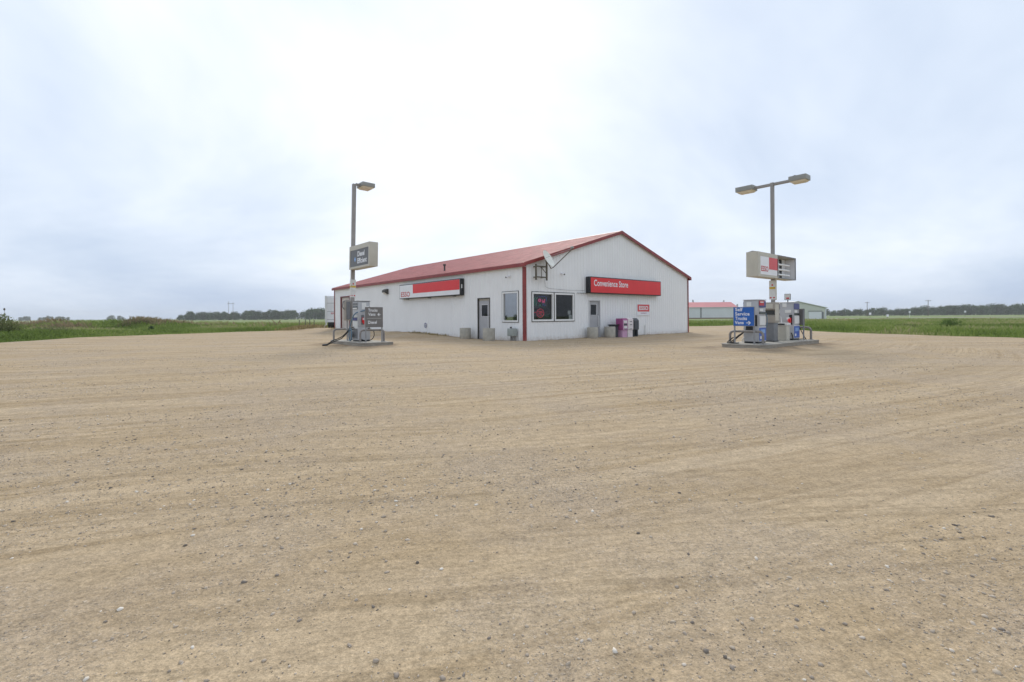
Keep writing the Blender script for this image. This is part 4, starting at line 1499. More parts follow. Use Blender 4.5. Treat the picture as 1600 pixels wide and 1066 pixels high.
tA = terminal('taupe card payment terminal below the ESSO price sign pole', il(RI, 2.00, 0.62), ANG)
hose([(0.05, 0.42, 0.62), (-0.02, 0.52, 0.5), (0.0, 0.56, 0.25), (0.08, 0.45, 0.1)], 0.014, M_rubber, tA)
MB().tube([(0.02, 0.36, 0.60), (-0.06, 0.36, 0.62)], 0.05, 10).build('hose_boss', M_black, tA, 40)
# squeegee bin beside it
sb_ = thing('squeegee_bin', 'pale grey windscreen-wash bin between terminal and right pump', 'bin', il(RI, 3.02, 0.58), ANG)
MB().box(0.0, 0.0, -0.02, 0.34, 0.38, 0.60, 0.015).build('body', M_beige, sb_, 30)
MB().box(-0.03, -0.03, 0.601, 0.37, 0.41, 0.70, 0.015).build('hood', M_offwhite, sb_, 30)
MB().box(-0.034, 0.05, 0.62, -0.0305, 0.33, 0.68).build('slot', M_black, sb_)
MB().tube([(0.1, 0.2, 0.701), (0.06, 0.22, 0.95)], 0.012, 6).build('squeegee_handle', M_paper, sb_)

# diesel pump on the left island: display face towards local -x of the building frame
pD = pump('tall grey diesel pump on the left island with blue-grey hose', il(LI, 0.45, 1.83), ANG - math.pi / 2, 'grey', 1.72)
# local frame of pD: x runs towards the camera end, -y faces left
MB().box(0.615, 0.16, 1.38, 0.628, 0.36, 1.66).build('white_pump_emblem', M_paper, pD)
MB().box(0.615, 0.36, 1.40, 0.6275, 0.48, 1.52).build('white_card', M_paper, pD)
MB().box(0.612, 0.14, 0.72, 0.630, 0.26, 1.14).build('nozzle_recess', M_pump_d, pD)
q = MB()
q.box(0.631, 0.16, 0.80, 0.70, 0.24, 1.02, 0.012)
q.tube([(0.68, 0.20, 0.98), (0.74, 0.20, 0.86), (0.73, 0.20, 0.74)], 0.026, 8)
q.build('nozzle', M_red, pD, 40)
MB().box(0.70, 0.165, 0.92, 0.73, 0.235, 1.00, 0.008).build('nozzle_flap', M_paper, pD, 30)
hose([(0.66, 0.34, 1.34), (0.52, -0.06, 1.22), (0.36, -0.16, 0.95), (0.20, -0.20, 0.62), (0.14, -0.22, 0.30), (0.22, -0.22, 0.05), (0.34, -0.20, 0.10), (0.32, -0.18, 0.42), (0.22, -0.17, 0.58)], 0.026, M_bluehose, pD)
hose([(0.20, -0.01, 0.62), (0.16, -0.20, 0.52), (0.04, -0.42, 0.26), (-0.10, -0.62, 0.12), (-0.20, -0.80, 0.04), (-0.28, -0.92, -0.06), (-0.36, -1.02, -0.15)], 0.020, M_rubber, pD)
hose([(0.24, -0.01, 0.56), (0.14, -0.24, 0.42), (0.0, -0.48, 0.14), (-0.10, -0.74, 0.02), (-0.18, -0.92, -0.08), (-0.26, -1.04, -0.15)], 0.020, M_rubber, pD)
q = MB()
q.tube([(-0.34, -1.00, -0.13), (-0.48, -1.12, -0.15)], 0.045, 8)
q.tube([(-0.24, -1.02, -0.13), (-0.38, -1.16, -0.15)], 0.045, 8)
q.build('hose_end_fitting', M_black, pD, 40)
hose([(0.63, 0.42, 0.55), (0.72, 0.62, 0.48), (0.74, 0.66, 0.25), (0.66, 0.56, 0.06), (0.66, 0.30, 0.03), (0.63, 0.12, 0.10)], 0.017, M_rubber, pD)
q = MB()
q.tube([(0.10, -0.012, 0.30), (0.10, -0.10, 0.30)], 0.13, 14)
q.build('hose_reel', M_pump_d, pD, 40)
MB().box(0.66, 0.50, 0.60, 0.70, 0.86, 0.75).build('hanging_tray', M_paper, pD)
MB().box(0.612, 0.46, 0.62, 0.66, 0.53, 0.66).build('tray_arm', M_black, pD)

tB = thing('pole_cabinet', 'taupe control cabinet with lever strapped to the left light pole', 'cabinet', il(LI, 0.43, 2.52, 1.08), ANG)
MB().box(0.0, 0.0, 0.0, 0.22, 0.26, 0.90, 0.012).build('body', M_beige_d, tB, 30)
MB().box(0.02, -0.012, 0.05, 0.20, -0.0005, 0.85).build('door', M_pump_d, tB)
MB().box(-0.012, 0.03, 0.05, -0.0005, 0.23, 0.85).build('side_plate', M_beige_d, tB)
MB().tube([(-0.014, 0.14, 0.50), (-0.12, 0.12, 0.62), (-0.07, 0.12, 0.84), (-0.014, 0.13, 0.87)], 0.022, 8).build('side_lever', M_pump_d, tB, 50)
MB().box(0.03, 0.03, 0.90, 0.19, 0.23, 0.92).build('hood', M_pump_d, tB)
MB().tube([(0.11, 0.14, 0.0), (0.11, 0.14, -0.92)], 0.03, 8).build('conduit', M_steel, tB, 50)

# ================================================================== light poles and price signs
def pole_with_lamps(label, loc, rz, hgt, heads, lean=0.0, z_lab=(2.0, 2.5)):
    """square pole; heads: list of (direction sign) along local x"""
    o = thing('light_pole', label, 'light pole', loc, rz)
    o.rotation_euler = (0, 0, rz)
    MB().box(-0.075, -0.075, 0.0, 0.075, 0.075, hgt, 0.006).build('shaft', M_pole, o, 30)
    MB().box(-0.16, -0.16, -0.02, 0.16, 0.16, 0.03).build('base_plate', M_steel, o)
    for x in (-0.12, 0.12):
        for y in (-0.12, 0.12):
            MB().tube([(x, y, 0.03), (x, y, 0.075)], 0.016, 6).build('anchor_bolt', M_rust, o)
    return o


def lamp_head(o, x0, x1, wy, z, arm0, n='lamp_head'):
    """shoe-box head from x0 to x1 (local), half width wy, at height z, arm from arm0"""
    s = 1 if x1 > x0 else -1
    xa, xb = min(x0, x1), max(x0, x1)
    h_ = MB().box(xa, -wy, z, xb, wy, z + 0.19, 0.014).build(n, M_head, o, 30)
    ln = MB()
    ln.add([(xa + 0.03, -wy + 0.03, z - 0.001), (xb - 0.03, -wy + 0.03, z - 0.001), (xb - 0.03, wy - 0.03, z - 0.001), (xa + 0.03, wy - 0.03, z - 0.001),
            (xa + 0.09, -wy + 0.08, z - 0.06), (xb - 0.09, -wy + 0.08, z - 0.06), (xb - 0.09, wy - 0.08, z - 0.06), (xa + 0.09, wy - 0.08, z - 0.06)],
           [(0, 1, 5, 4), (1, 2, 6, 5), (2, 3, 7, 6), (3, 0, 4, 7), (4, 5, 6, 7)])
    ln.build('lens', M_lens, h_)
    a0, a1 = min(arm0, x0), max(arm0, x0)
    MB().box(a0, -0.05, z + 0.03, a1, 0.05, z + 0.13, 0.005).build('arm', M_pole, o, 30)
    return h_


# right: twin heads across the island (local x turned onto the island's cross direction)
PR = thing('light_pole', 'tall twin-headed grey light pole on right island', 'light pole', il(RI, 2.60, 0.90), ANG + math.pi / 2)
HR = 6.05
MB().box(-0.058, -0.058, 0.0, 0.058, 0.058, HR + 0.13, 0.006).build('shaft', M_pole, PR, 30)
MB().box(-0.16, -0.16, -0.02, 0.16, 0.16, 0.03).build('base_plate', M_steel, PR)
lamp_head(PR, 0.66, 1.34, 0.24, HR - 0.02, 0.059)
lamp_head(PR, -0.66, -1.26, 0.24, HR - 0.02, -0.059)
MB().tube([(-0.8, 0, HR + 0.17), (-0.8, 0, HR + 0.24)], 0.04, 10).build('photo_cell', M_steel, PR, 40)


def pole_notice(o, wid, z0, z1, face, dep):
    """white notice sheet wrapped on the pole; face = '-x' or '-y' in pole frame"""
    def bx(a, b_, c, d, k, mm, nm):
        if face == '-y':
            MB().box(a, -dep - 0.004 * k - 0.004, c, b_, -dep - 0.004 * k, d).build(nm, mm, o)
        elif face == '+y':
            MB().box(a, dep + 0.004 * k, c, b_, dep + 0.004 * k + 0.004, d).build(nm, mm, o)
        else:
            MB().box(-dep - 0.004 * k - 0.004, a, c, -dep - 0.004 * k, b_, d).build(nm, mm, o)
    w = wid / 2
    H_ = z1 - z0
    bx(-w, w, z0, z1, 0, M_paper, 'notice_board')
    bx(-w + 0.01, w - 0.01, z0 + 0.55 * H_, z0 + 0.66 * H_, 1.1, M_yellow, 'yellow_band')
    bx(-0.03, 0.03, z0 + 0.72 * H_, z0 + 0.80 * H_, 1.1, M_redmark, 'red_mark')
    bx(-w + 0.03, -w + 0.09, z0 + 0.06 * H_, z0 + 0.13 * H_, 1.1, M_redmark, 'red_mark')
    bx(w - 0.09, w - 0.03, z0 + 0.06 * H_, z0 + 0.13 * H_, 1.1, M_redmark, 'red_mark')
    bx(-0.05, 0.05, z0 + 0.30 * H_, z0 + 0.42 * H_, 1.1, M_offwhite, 'text_block')


# PR frame: local x = across island (v), local y = -u  -> face towards the camera end (-u) is local +y
pole_notice(PR, 0.24, 1.62, 2.36, '+y', 0.061)
MB().box(-0.115, -0.058, 1.60, -0.0585, 0.05, 2.38).build('notice_side', M_beige, PR)

# left pole leans a touch to the right
PL = thing('light_pole', 'tall single-headed grey light pole on left island', 'light pole', il(LI, 0.73, 2.62), ANG)
HL = 7.02
PL.rotation_euler = (0, math.radians(1.3), ANG)
MB().box(-0.075, -0.075, 0.0, 0.075, 0.075, HL + 0.10, 0.006).build('shaft', M_pole, PL, 30)
MB().box(-0.16, -0.16, -0.02, 0.16, 0.16, 0.03).build('base_plate', M_steel, PL)
lamp_head(PL, 0.26, 0.86, 0.34, HL + 0.02, 0.076)
pole_notice(PL, 0.24, 1.95, 2.75, '-x', 0.078)
pole_notice(PL, 0.24, 1.95, 2.75, '-y', 0.078)

# price sign box on the right pole: near section with ESSO face, far section open
SZ0, SZ1 = 2.60, 3.50
ps = thing('price_sign', 'beige ESSO sign box with missing panel on right pole', 'sign', il(RI, 0.64, 0.66, SZ0), ANG)
SL, SD, SP = 3.55, 0.40, 1.72
SH = SZ1 - SZ0
q = MB()
wt = 0.02
q.box(0, 0, 0, SL, SD, wt)
q.box(0, 0, SH - wt, SL, SD, SH)
q.box(0, 0, wt, wt, SD, SH - wt)
q.box(SL - wt, 0, wt, SL, SD, SH - wt)
q.box(wt, SD - wt, wt, SL - wt, SD, SH - wt)
q.box(SP, 0.01, wt, SP + 0.03, SD - wt, SH - wt)
q.build('cabinet', M_beige, ps)
fr = MB()
fr.box(-0.008, -0.02, 0, SP + 0.03, -0.001, 0.09)
fr.box(-0.008, -0.02, SH - 0.15, SP + 0.03, -0.001, SH)
fr.box(-0.008, -0.02, 0.09, 0.20, -0.001, SH - 0.15)
fr.build('face_frame', M_beige, ps)
MB().box(0.20, -0.014, 0.09, SP + 0.005, -0.004, SH - 0.15).build('white_face', M_white, ps)
MB().box(0.96, -0.019, 0.30, SP + 0.004, -0.0145, SH - 0.155).build('red_panel', M_redfade, ps)
lettering('ESSO', (0.27, -0.0145, 0.20), (1, 0, 0), (0, 0, 1), M_redmark, ps, height=0.20, width=0.62, weight=0.02)
fr = MB()
fr.box(SP + 0.031, -0.03, 0, SL, -0.001, 0.03)
fr.box(SP + 0.031, -0.03, SH - 0.03, SL, -0.001, SH)
fr.box(SP + 0.031, -0.03, 0.03, SP + 0.06, -0.001, SH - 0.03)
fr.box(SL - 0.03, -0.03, 0.03, SL, -0.001, SH - 0.03)
fr.build('empty_frame', M_pump_d, ps)
MB().box(SP + 0.06, SD - 0.03, 0.04, SL - 0.62, SD - 0.0205, SH - 0.14).build('rear_panel', M_white, ps)
MB().box(SL - 0.61, SD - 0.05, 0.03, SL - 0.42, SD - 0.0205, SH - 0.06).build('ballast_plate', M_black, ps)
MB().box(SL - 0.41, SD - 0.03, 0.03, SL - 0.03, SD - 0.0205, SH - 0.04).build('rear_panel', M_white, ps)
MB().box(SL - 0.026, 0.0, 0.03, SL - 0.0205, SD - 0.035, SH - 0.04).build('side_liner', M_white, ps)
for z in (0.18, 0.38, 0.58):
    MB().tube([(SP + 0.05, 0.13, z), (SL - 0.28, 0.13, z)], 0.038, 8).build('fluorescent_tube', M_tubewhite, ps, 50)
MB().prism([(0.0, SH + 0.001), (SD, SH + 0.001), (SD * 0.5, SH + 0.045)], 'x', 0.05, SL - 0.3).build('top_flashing', M_pole, ps)

# diesel sign box on the left pole, face towards local -x
ds = thing('price_sign', 'beige sign box reading Diesel Efficient on left pole', 'sign', il(LI, 0.60, 0.34, 3.36), ANG)
ds.rotation_euler = (0, math.radians(1.3), ANG)
q = MB()
q.box(0.0, 0, 0, 0.36, 2.15, 1.02, 0.012)
q.build('cabinet', M_beige, ds, 30)
MB().box(-0.012, 0.12, 0.09, -0.0005, 2.05, 0.82).build('dark_face', M_signdark, ds)
fr = MB()
fr.box(-0.02, 0.0, 0, -0.0006, 0.118, 1.02)
fr.box(-0.02, 2.052, 0, -0.0006, 2.15, 1.02)
fr.box(-0.02, 0.119, 0.0, -0.0006, 2.051, 0.088)
fr.box(-0.02, 0.119, 0.822, -0.0006, 2.051, 1.02)
fr.build('face_frame', M_beige, ds)
lettering('Diesel', (-0.0125, 1.26, 0.50), (0, -1, 0), (0, 0, 1), M_white, ds, height=0.23, width=0.74, weight=0.03)
lettering('Efficient', (-0.0125, 1.26, 0.20), (0, -1, 0), (0, 0, 1), M_white, ds, height=0.23, width=0.98, weight=0.03)
q = MB()
q.add([(-0.0135, 1.62, 0.42), (-0.0135, 1.52, 0.52), (-0.0135, 1.42, 0.40), (-0.0135, 1.52, 0.28)], [(0, 1, 2, 3)])
q.build('drop_mark', M_blue_l, ds)
MB().box(0.36 * 0.5 - 0.12, 2.18, 0.3, 0.36 * 0.5 + 0.06, 2.20, 0.7).build('mount_plate', M_steel, ds)

# ================================================================== trailer and clutter left of the store
tr = thing('cargo_trailer', 'white box trailer parked behind the store far corner', 'trailer', (-19.5, 50.2, 0.0), math.radians(-8))
M_trl = mat('trailer_white', (0.74, 0.74, 0.75), 0.45, var=0.05, scale=1.5, streak=0.15, dirt=0.3, dirt_h=0.6)
MB().box(0.12, 0.02, 0.75, 2.55, 7.5, 3.48, 0.03).build('body', M_trl, tr, 30)
for x in (0.12, 2.43):
    MB().box(x, -0.06, 0.4, x + 0.12, 0.0, 3.52).build('corner_post', M_offwhite, tr)
for z in (1.02, 1.86, 2.72):
    MB().box(0.25, -0.02, z, 2.42, 0.015, z + 0.035).build('door_seam', M_steel, tr)
for k in range(3):
    MB().box(0.25, -0.012, 0.76 + k * 0.86, 2.42, 0.012, 0.76 + k * 0.86 + 0.80).build('door_section', M_trl, tr)
MB().box(0.0, 0.03, 0.72, 0.10, 7.4, 3.5).build('side_rail', M_offwhite, tr)
lettering('LH', (0.70, -0.014, 1.60), (1, 0, 0), (0, 0, 1), M_redmark, tr, height=0.20, width=0.42, weight=0.03)
MB().box(0.3, 0.1, 0.5, 2.3, 7.3, 0.74).build('chassis', M_black, tr)
for x in (0.25, 2.1):
    for y in (0.6, 1.8):
        w_ = MB().tube([(x, y, 0.42), (x + 0.28, y, 0.42)], 0.46, 20).build('wheel', M_rubber, tr, 40)
        MB().tube([(x - 0.005, y, 0.42), (x + 0.10, y, 0.42)], 0.22, 14).build('rim', M_steel, w_, 40)
MB().box(0.5, 6.9, -0.1, 0.65, 7.05, 0.5).build('landing_leg', M_steel, tr)
MB().box(1.9, 6.9, -0.1, 2.05, 7.05, 0.5).build('landing_leg', M_steel, tr)
for k, (x, y, h_) in enumerate(((-20.9, 47.3, 0.78), (-20.6, 48.0, 0.80), (-20.0, 47.6, 0.80), (-19.4, 47.2, 0.74))):
    zt = float(terrain(np.array([x]), np.array([y]))[0])
    p_ = MB()
    p_.tube([(0, 0, -0.2), (0.02, 0.01, h_)], 0.035, 7)
    p_.tube([(0.02, 0.01, h_), (0.02, 0.01, h_ + 0.03)], [0.045, 0.03], 7)
    tag(p_.build('steel_post', M_rust, None, 40, (x, y, zt)), ('leftmost', 'second', 'third', 'rightmost')[k] + ' short rusty post by the dry grass left of the trailer', 'post', 'short posts by the trailer')
hb = thing('hose_heap', 'white and dark heap of pipe beside the trailer wheels', 'pipe heap', (-18.9, 47.0, 0.05))
hose([(-0.5, 0, 0.1), (-0.2, 0.2, 0.16), (0.2, 0.0, 0.12), (0.5, 0.2, 0.2), (0.6, 0.3, 0.45)], 0.07, M_offwhite, hb, 'white_pipe')
hose([(-0.7, -0.1, 0.06), (-0.3, -0.25, 0.09), (0.1, -0.2, 0.08)], 0.08, M_rubber, hb, 'dark_pipe')

# ================================================================== distant buildings
sh1 = thing('farm_shed', 'long white shed with pale red roof behind the blue sign', 'shed', (72.0, 205.0, -0.3))
M_shedw = mat('shed_white', (0.66, 0.66, 0.68), 0.5, var=0.04, scale=0.3)
M_shedr = mat('shed_red_roof', (0.55, 0.17, 0.17), 0.45, var=0.08, scale=0.3)
MB().box(0, 0, 0, 23.6, 12, 5.0).build('wall', M_shedw, sh1)
for k in range(1, 24):
    pass
q = MB()
q.prism([(-0.4, 4.9), (12.4, 4.9), (6.0, 7.25)], 'x', -0.4, 24.0)
q.build('roof', M_shedr, sh1)
MB().box(8.0, -0.08, 0, 8.7, -0.01, 4.88).build('downpipe_trim', mat('shed_grey_trim', (0.28, 0.28, 0.29), 0.6), sh1)
MB().box(-0.05, -0.09, 0, 23.65, -0.005, 0.5).build('base_board', mat('shed_base', (0.25, 0.18, 0.14), 0.8), sh1)
MB().box(-0.5, -0.42, 4.80, 24.1, -0.36, 4.98).build('eave_trim', M_shedw, sh1)

sh2 = thing('farm_shed', 'cream gabled shed with white overhead door behind the right pump', 'shed', (80.4, 151.0, -0.3))
M_shedc = mat('shed_cream', (0.60, 0.60, 0.53), 0.5, var=0.04, scale=0.3)
GW = 18.0
q = MB()
q.prism([(0, 0), (GW, 0), (GW, 3.6), (GW / 2, 5.6), (0, 3.6)], 'y', 0, 20)
q.build('wall', M_shedc, sh2)
for sgn in (0, 1):
    xa = -0.4 if sgn == 0 else GW + 0.4
    q = MB()
    q.prism([(xa, 3.55), (GW / 2, 5.66), (GW / 2, 5.80), (xa, 3.69)], 'y', -0.35, 20.3)
    q.build('roof_slope', M_offwhite, sh2)
ovd = MB()
for k in range(5):
    ovd.box(12.6, -0.06, 0.1 + k * 0.45, 16.6, -0.01, 0.1 + (k + 1) * 0.45 - 0.03)
ovd = ovd.build('overhead_door', M_white, sh2)
MB().box(12.4, -0.10, 2.36, 16.8, -0.01, 2.75).build('lintel', mat('shed_lintel', (0.35, 0.35, 0.33), 0.6), ovd)
MB().box(16.62, -0.10, 0.1, 17.2, -0.01, 2.35).build('jamb', M_pump_d, ovd)
MB().box(GW - 0.3, -0.08, 0, GW + 0.05, 0.2, 3.6).build('corner_trim', M_shedw, sh2)

# ================================================================== poles far off
def utility(label, loc, h_, arm, kind='T'):
    o = thing('utility_pole', label, 'utility pole', loc, 0.1)
    if kind == 'T':
        MB().tube([(0, 0, -0.5), (0, 0, h_)], [0.24, 0.16], 8).build('shaft', M_wood, o, 50)
        MB().box(-arm / 2, -0.1, h_ - 0.7, arm / 2, 0.1, h_ - 0.45).build('crossarm', M_wood, o)
        for x in (-arm / 2 + 0.15, 0, arm / 2 - 0.15):
            MB().tube([(x, 0, h_ - 0.45 if x else h_), (x, 0, h_ - 0.1 if x else h_ + 0.3)], 0.09, 6).build('insulator', M_pump_d, o)
    else:
        for x in (-2.1, 2.1):
            MB().tube([(x, 0, -0.5), (x, 0, h_ if x > 0 else h_ + 0.9)], [0.20, 0.14], 8).build('shaft', M_wood, o, 50)
        MB().box(-3.4, -0.12, h_ - 1.7, 3.4, 0.12, h_ - 1.4).build('crossarm', M_wood, o)
        for x in (-3.2, 0, 3.2):
            MB().tube([(x, 0, h_ - 1.7), (x, 0, h_ - 2.7)], 0.07, 6).build('insulator', M_pump_d, o)
    return o


utility('two-legged wooden power structure rising above the left treeline', (-280, 480, -0.3), 18.0, 0, 'H')
utility('wooden utility pole with crossarm, nearer the cream shed', (258, 350, -0.3), 10.4, 3.4)
utility('wooden utility pole with crossarm above the leafy shrub', (285, 330, -0.3), 11.0, 4.2)
for k, (x, y, h_, lab) in enumerate(((130, 175, 2.0, 'small white road sign nearest the cream shed'), (134, 172, 1.3, 'low white marker post in the field'),
                                      (165, 200, 2.6, 'thin white roadside post below the treeline'), (188, 200, 2.6, 'white road sign far right below the treeline'))):
    o = thing('road_sign', lab, 'road sign', (x, y, -0.3))
    MB().tube([(0, 0, -0.2), (0, 0, h_)], 0.06, 6).build('post', M_wood if k != 2 else M_offwhite, o)
    MB().box(-0.4, -0.1, h_ - 0.7, 0.4, -0.06, h_ + 0.1).build('plate', M_white, o)


# ================================================================== loose stones
def stones(name, pts, sizes, nside, label, seed):
    r_ = np.random.default_rng(seed)
    n_ = len(pts)
    if nside == 20:
        ph = (1 + 5 ** 0.5) / 2
        bv = np.array([(-1, ph, 0), (1, ph, 0), (-1, -ph, 0), (1, -ph, 0), (0, -1, ph), (0, 1, ph), (0, -1, -ph), (0, 1, -ph), (ph, 0, -1), (ph, 0, 1), (-ph, 0, -1), (-ph, 0, 1)]) / 1.902
        bf = np.array([(0, 11, 5), (0, 5, 1), (0, 1, 7), (0, 7, 10), (0, 10, 11), (1, 5, 9), (5, 11, 4), (11, 10, 2), (10, 7, 6), (7, 1, 8), (3, 9, 4), (3, 4, 2), (3, 2, 6), (3, 6, 8), (3, 8, 9), (4, 9, 5), (2, 4, 11), (6, 2, 10), (8, 6, 7), (9, 8, 1)])
    else:
        bv = np.array([(1, 0, 0), (-1, 0, 0), (0, 1, 0), (0, -1, 0), (0, 0, 1), (0, 0, -0.6)], float)
        bf = np.array([(0, 2, 4), (2, 1, 4), (1, 3, 4), (3, 0, 4), (2, 0, 5), (1, 2, 5), (3, 1, 5), (0, 3, 5)])
    nv = len(bv)
    V = np.repeat(bv[None], n_, 0) * (1 + 0.45 * (r_.random((n_, nv, 1)) - 0.5))
    V = V * np.stack([0.75 + 0.6 * r_.random(n_), 0.6 + 0.4 * r_.random(n_), 0.35 + 0.4 * r_.random(n_)], -1)[:, None, :]
    a = r_.random(n_) * 6.283
    ca, sa = np.cos(a), np.sin(a)
    tx = (r_.random(n_) - 0.5) * 0.7
    x, y, z = V[..., 0].copy(), V[..., 1].copy(), V[..., 2].copy()
    z = z + x * tx[:, None]
    V[..., 0] = x * ca[:, None] - y * sa[:, None]
    V[..., 1] = x * sa[:, None] + y * ca[:, None]
    V[..., 2] = z
    V = V * sizes[:, None, None]
    z0 = terrain(pts[:, 0], pts[:, 1])
    V[..., 0] += pts[:, 0, None]
    V[..., 1] += pts[:, 1, None]
    V[..., 2] += (z0 + sizes * 0.12)[:, None]
    Fc = (bf[None] + (np.arange(n_) * nv)[:, None, None]).reshape(-1, 3)
    tone_ = np.repeat(r_.random(n_), nv)
    me_ = np_mesh(name, V.reshape(-1, 3), Fc, {'tone': tone_})
    o = link_mesh(name, me_, M_stone)
    return tag(o, label, 'gravel', None, 'stuff')


M_stone = tone_mat('loose_stone', [(0.0, (0.15, 0.13, 0.11)), (0.10, (0.26, 0.22, 0.185)), (0.30, (0.39, 0.325, 0.26)), (0.65, (0.50, 0.410, 0.305)), (0.88, (0.58, 0.50, 0.41)), (1.0, (0.76, 0.70, 0.61))], 0.9)


def scatter(y0, y1, dens, seed, clump=1.0):
    r_ = np.random.default_rng(seed)
    w1 = 1.25 * y1 + 1.5
    n_ = int(dens * (y1 - y0) * 2 * w1)
    x = (r_.random(n_) * 2 - 1) * w1
    y = y0 + r_.random(n_) * (y1 - y0)
    keep = np.abs(x) < 1.25 * y + 1.5
    s = track_s(x, y)
    k = smooth(0.42, 0.68, fbm(x * 0.45, y * 0.45, 3)) * 0.75 + smooth(0.45, 0.7, fbm(s * 1.3, x * 0.08 + 4, 2)) * 0.5 + 0.06
    keep &= r_.random(n_) < k * clump
    keep &= lot_sdf(x, y) > 0.3
    # nothing under the islands or inside the store
    lx, ly = (x - CX) * UX + (y - CY) * UY, -(x - CX) * UY + (y - CY) * UX
    keep &= ~((lx > -0.15) & (ly > -0.15))
    return np.stack([x[keep], y[keep]], -1)


def sizes_(n_, lo, hi, seed, p=2.6):
    return lo + (hi - lo) * np.random.default_rng(seed).random(n_) ** p


P1 = scatter(1.2, 3.6, 260, 1)
stones('loose_gravel', P1, sizes_(len(P1), 0.0045, 0.0135, 2, 2.6), 20, 'larger loose stones strewn over the nearest gravel', 3)
P1 = scatter(1.2, 4.2, 3200, 14)
stones('loose_gravel', P1, sizes_(len(P1), 0.0014, 0.0052, 15, 1.6), 8, 'fine grit and pebbles over the nearest gravel', 16)
P2 = scatter(3.6, 8.5, 130, 4)
stones('loose_gravel', P2, sizes_(len(P2), 0.0055, 0.0165, 5, 2.6), 8, 'larger loose stones strewn across the middle of the lot', 6)
P2 = scatter(4.2, 9.0, 620, 17)
stones('loose_gravel', P2, sizes_(len(P2), 0.0022, 0.0068, 18, 1.6), 8, 'fine pebbles strewn across the middle of the lot', 19)
P3 = scatter(8.5, 20, 75, 7)
stones('loose_gravel', P3, sizes_(len(P3), 0.0045, 0.019, 8, 2.6), 8, 'loose stones strewn on the lot before the pumps', 9)
P4 = scatter(20, 40, 10, 10)
stones('loose_gravel', P4, sizes_(len(P4), 0.008, 0.028, 11, 2.2), 8, 'loose stones strewn round the store and lot edges', 12)

# ================================================================== grass
M_grass = tone_mat('grass_blades', [(0.0, (0.105, 0.155, 0.034)), (0.35, (0.175, 0.245, 0.055)), (0.65, (0.240, 0.305, 0.082)), (0.85, (0.31, 0.335, 0.13)), (1.0, (0.42, 0.37, 0.21))], 0.8, transl=0.42)
M_weed = tone_mat('dry_weeds', [(0.0, (0.13, 0.16, 0.055)), (0.4, (0.20, 0.185, 0.09)), (0.7, (0.31, 0.235, 0.145)), (1.0, (0.40, 0.31, 0.21))], 0.9, transl=0.4)
M_straw = tone_mat('straw_grass', [(0.0, (0.22, 0.17, 0.07)), (0.5, (0.36, 0.28, 0.13)), (1.0, (0.46, 0.38, 0.20))], 0.9, transl=0.2)


def blades(name, x, y, h, w, tone_, material, label, cat, seed, zoff=0.0):
    r_ = np.random.default_rng(seed)
    n_ = len(x)
    a = r_.random(n_) * 6.283
    z = terrain(x, y) + zoff
    far = (np.abs(x) > 92) | (y > 100)
    z = np.where(far, -0.31, z)
    lean = h * (0.15 + 0.5 * r_.random(n_))
    la = r_.random(n_) * 6.283
    dx, dy = np.cos(a) * w, np.sin(a) * w
    mx_, my_ = x + np.cos(la) * lean * 0.3, y + np.sin(la) * lean * 0.3
    V = np.stack([np.stack([x - dx, y - dy, z - 0.03], -1), np.stack([x + dx, y + dy, z - 0.03], -1),
                  np.stack([mx_ + dx * 0.6, my_ + dy * 0.6, z + h * 0.62], -1),
                  np.stack([x + np.cos(la) * lean, y + np.sin(la) * lean, z + h], -1)], 1)
    base = (np.arange(n_) * 4)[:, None]
    Fc = np.concatenate([base + np.array([0, 1, 2]), base + np.array([0, 2, 3])], 0)
    me_ = np_mesh(name, V.reshape(-1, 3), Fc, {'tone': np.repeat(np.clip(tone_, 0, 1), 4)})
    o = link_mesh(name, me_, material)
    return tag(o, label, cat, None, 'stuff')


def verge(xa, xb, ya, yb, n_, seed):
    r_ = np.random.default_rng(seed)
    x = xa + (xb - xa) * r_.random(n_)
    y = ya + (yb - ya) * r_.random(n_)
    sd = lot_sdf(x, y)
    ed = 0.9 * (fbm(x * 0.5, y * 0.5, 3) - 0.5)
    k = sd < ed - 0.15
    return x[k], y[k], sd[k]


def grass_patch(name, rect, n_, seed, label, hs=1.0):
    x, y, sd = verge(*rect, n_, seed)
    r_ = np.random.default_rng(seed + 1)
    cl = fbm(x * 0.18, y * 0.18, 3)
    c2 = fbm(x * 0.6 + 9, y * 0.6 + 3, 2)
    h = hs * (0.10 + 0.30 * smooth(0.2, 3.5, -sd) * (0.5 + cl)) * (0.6 + 0.8 * r_.random(len(x))) * (0.7 + 0.6 * c2)
    d = np.hypot(x, y)
    w = 0.010 + 0.00055 * d
    tn = 0.15 + 0.55 * smooth(0.3, 0.7, cl) + 0.35 * (r_.random(len(x)) - 0.35) + 0.35 * (c2 - 0.5) + 0.25 * smooth(-8, -25, sd) * 0.4
    return blades(name, x, y, h, w, tn, M_grass, label, 'grass', seed + 2)


grass_patch('grass', (-62, -18, 18, 58), 150000, 21, 'green grass verge on the left of the lot')
grass_patch('grass', (-90, -15, 55, 100), 70000, 24, 'rough green grass of the field behind the left verge', 1.3)
grass_patch('grass', (18, 75, 15, 60), 150000, 27, 'green grass verge on the right of the lot')
grass_patch('grass', (10, 90, 50, 100), 60000, 30, 'rough green grass beyond the right verge', 1.2)

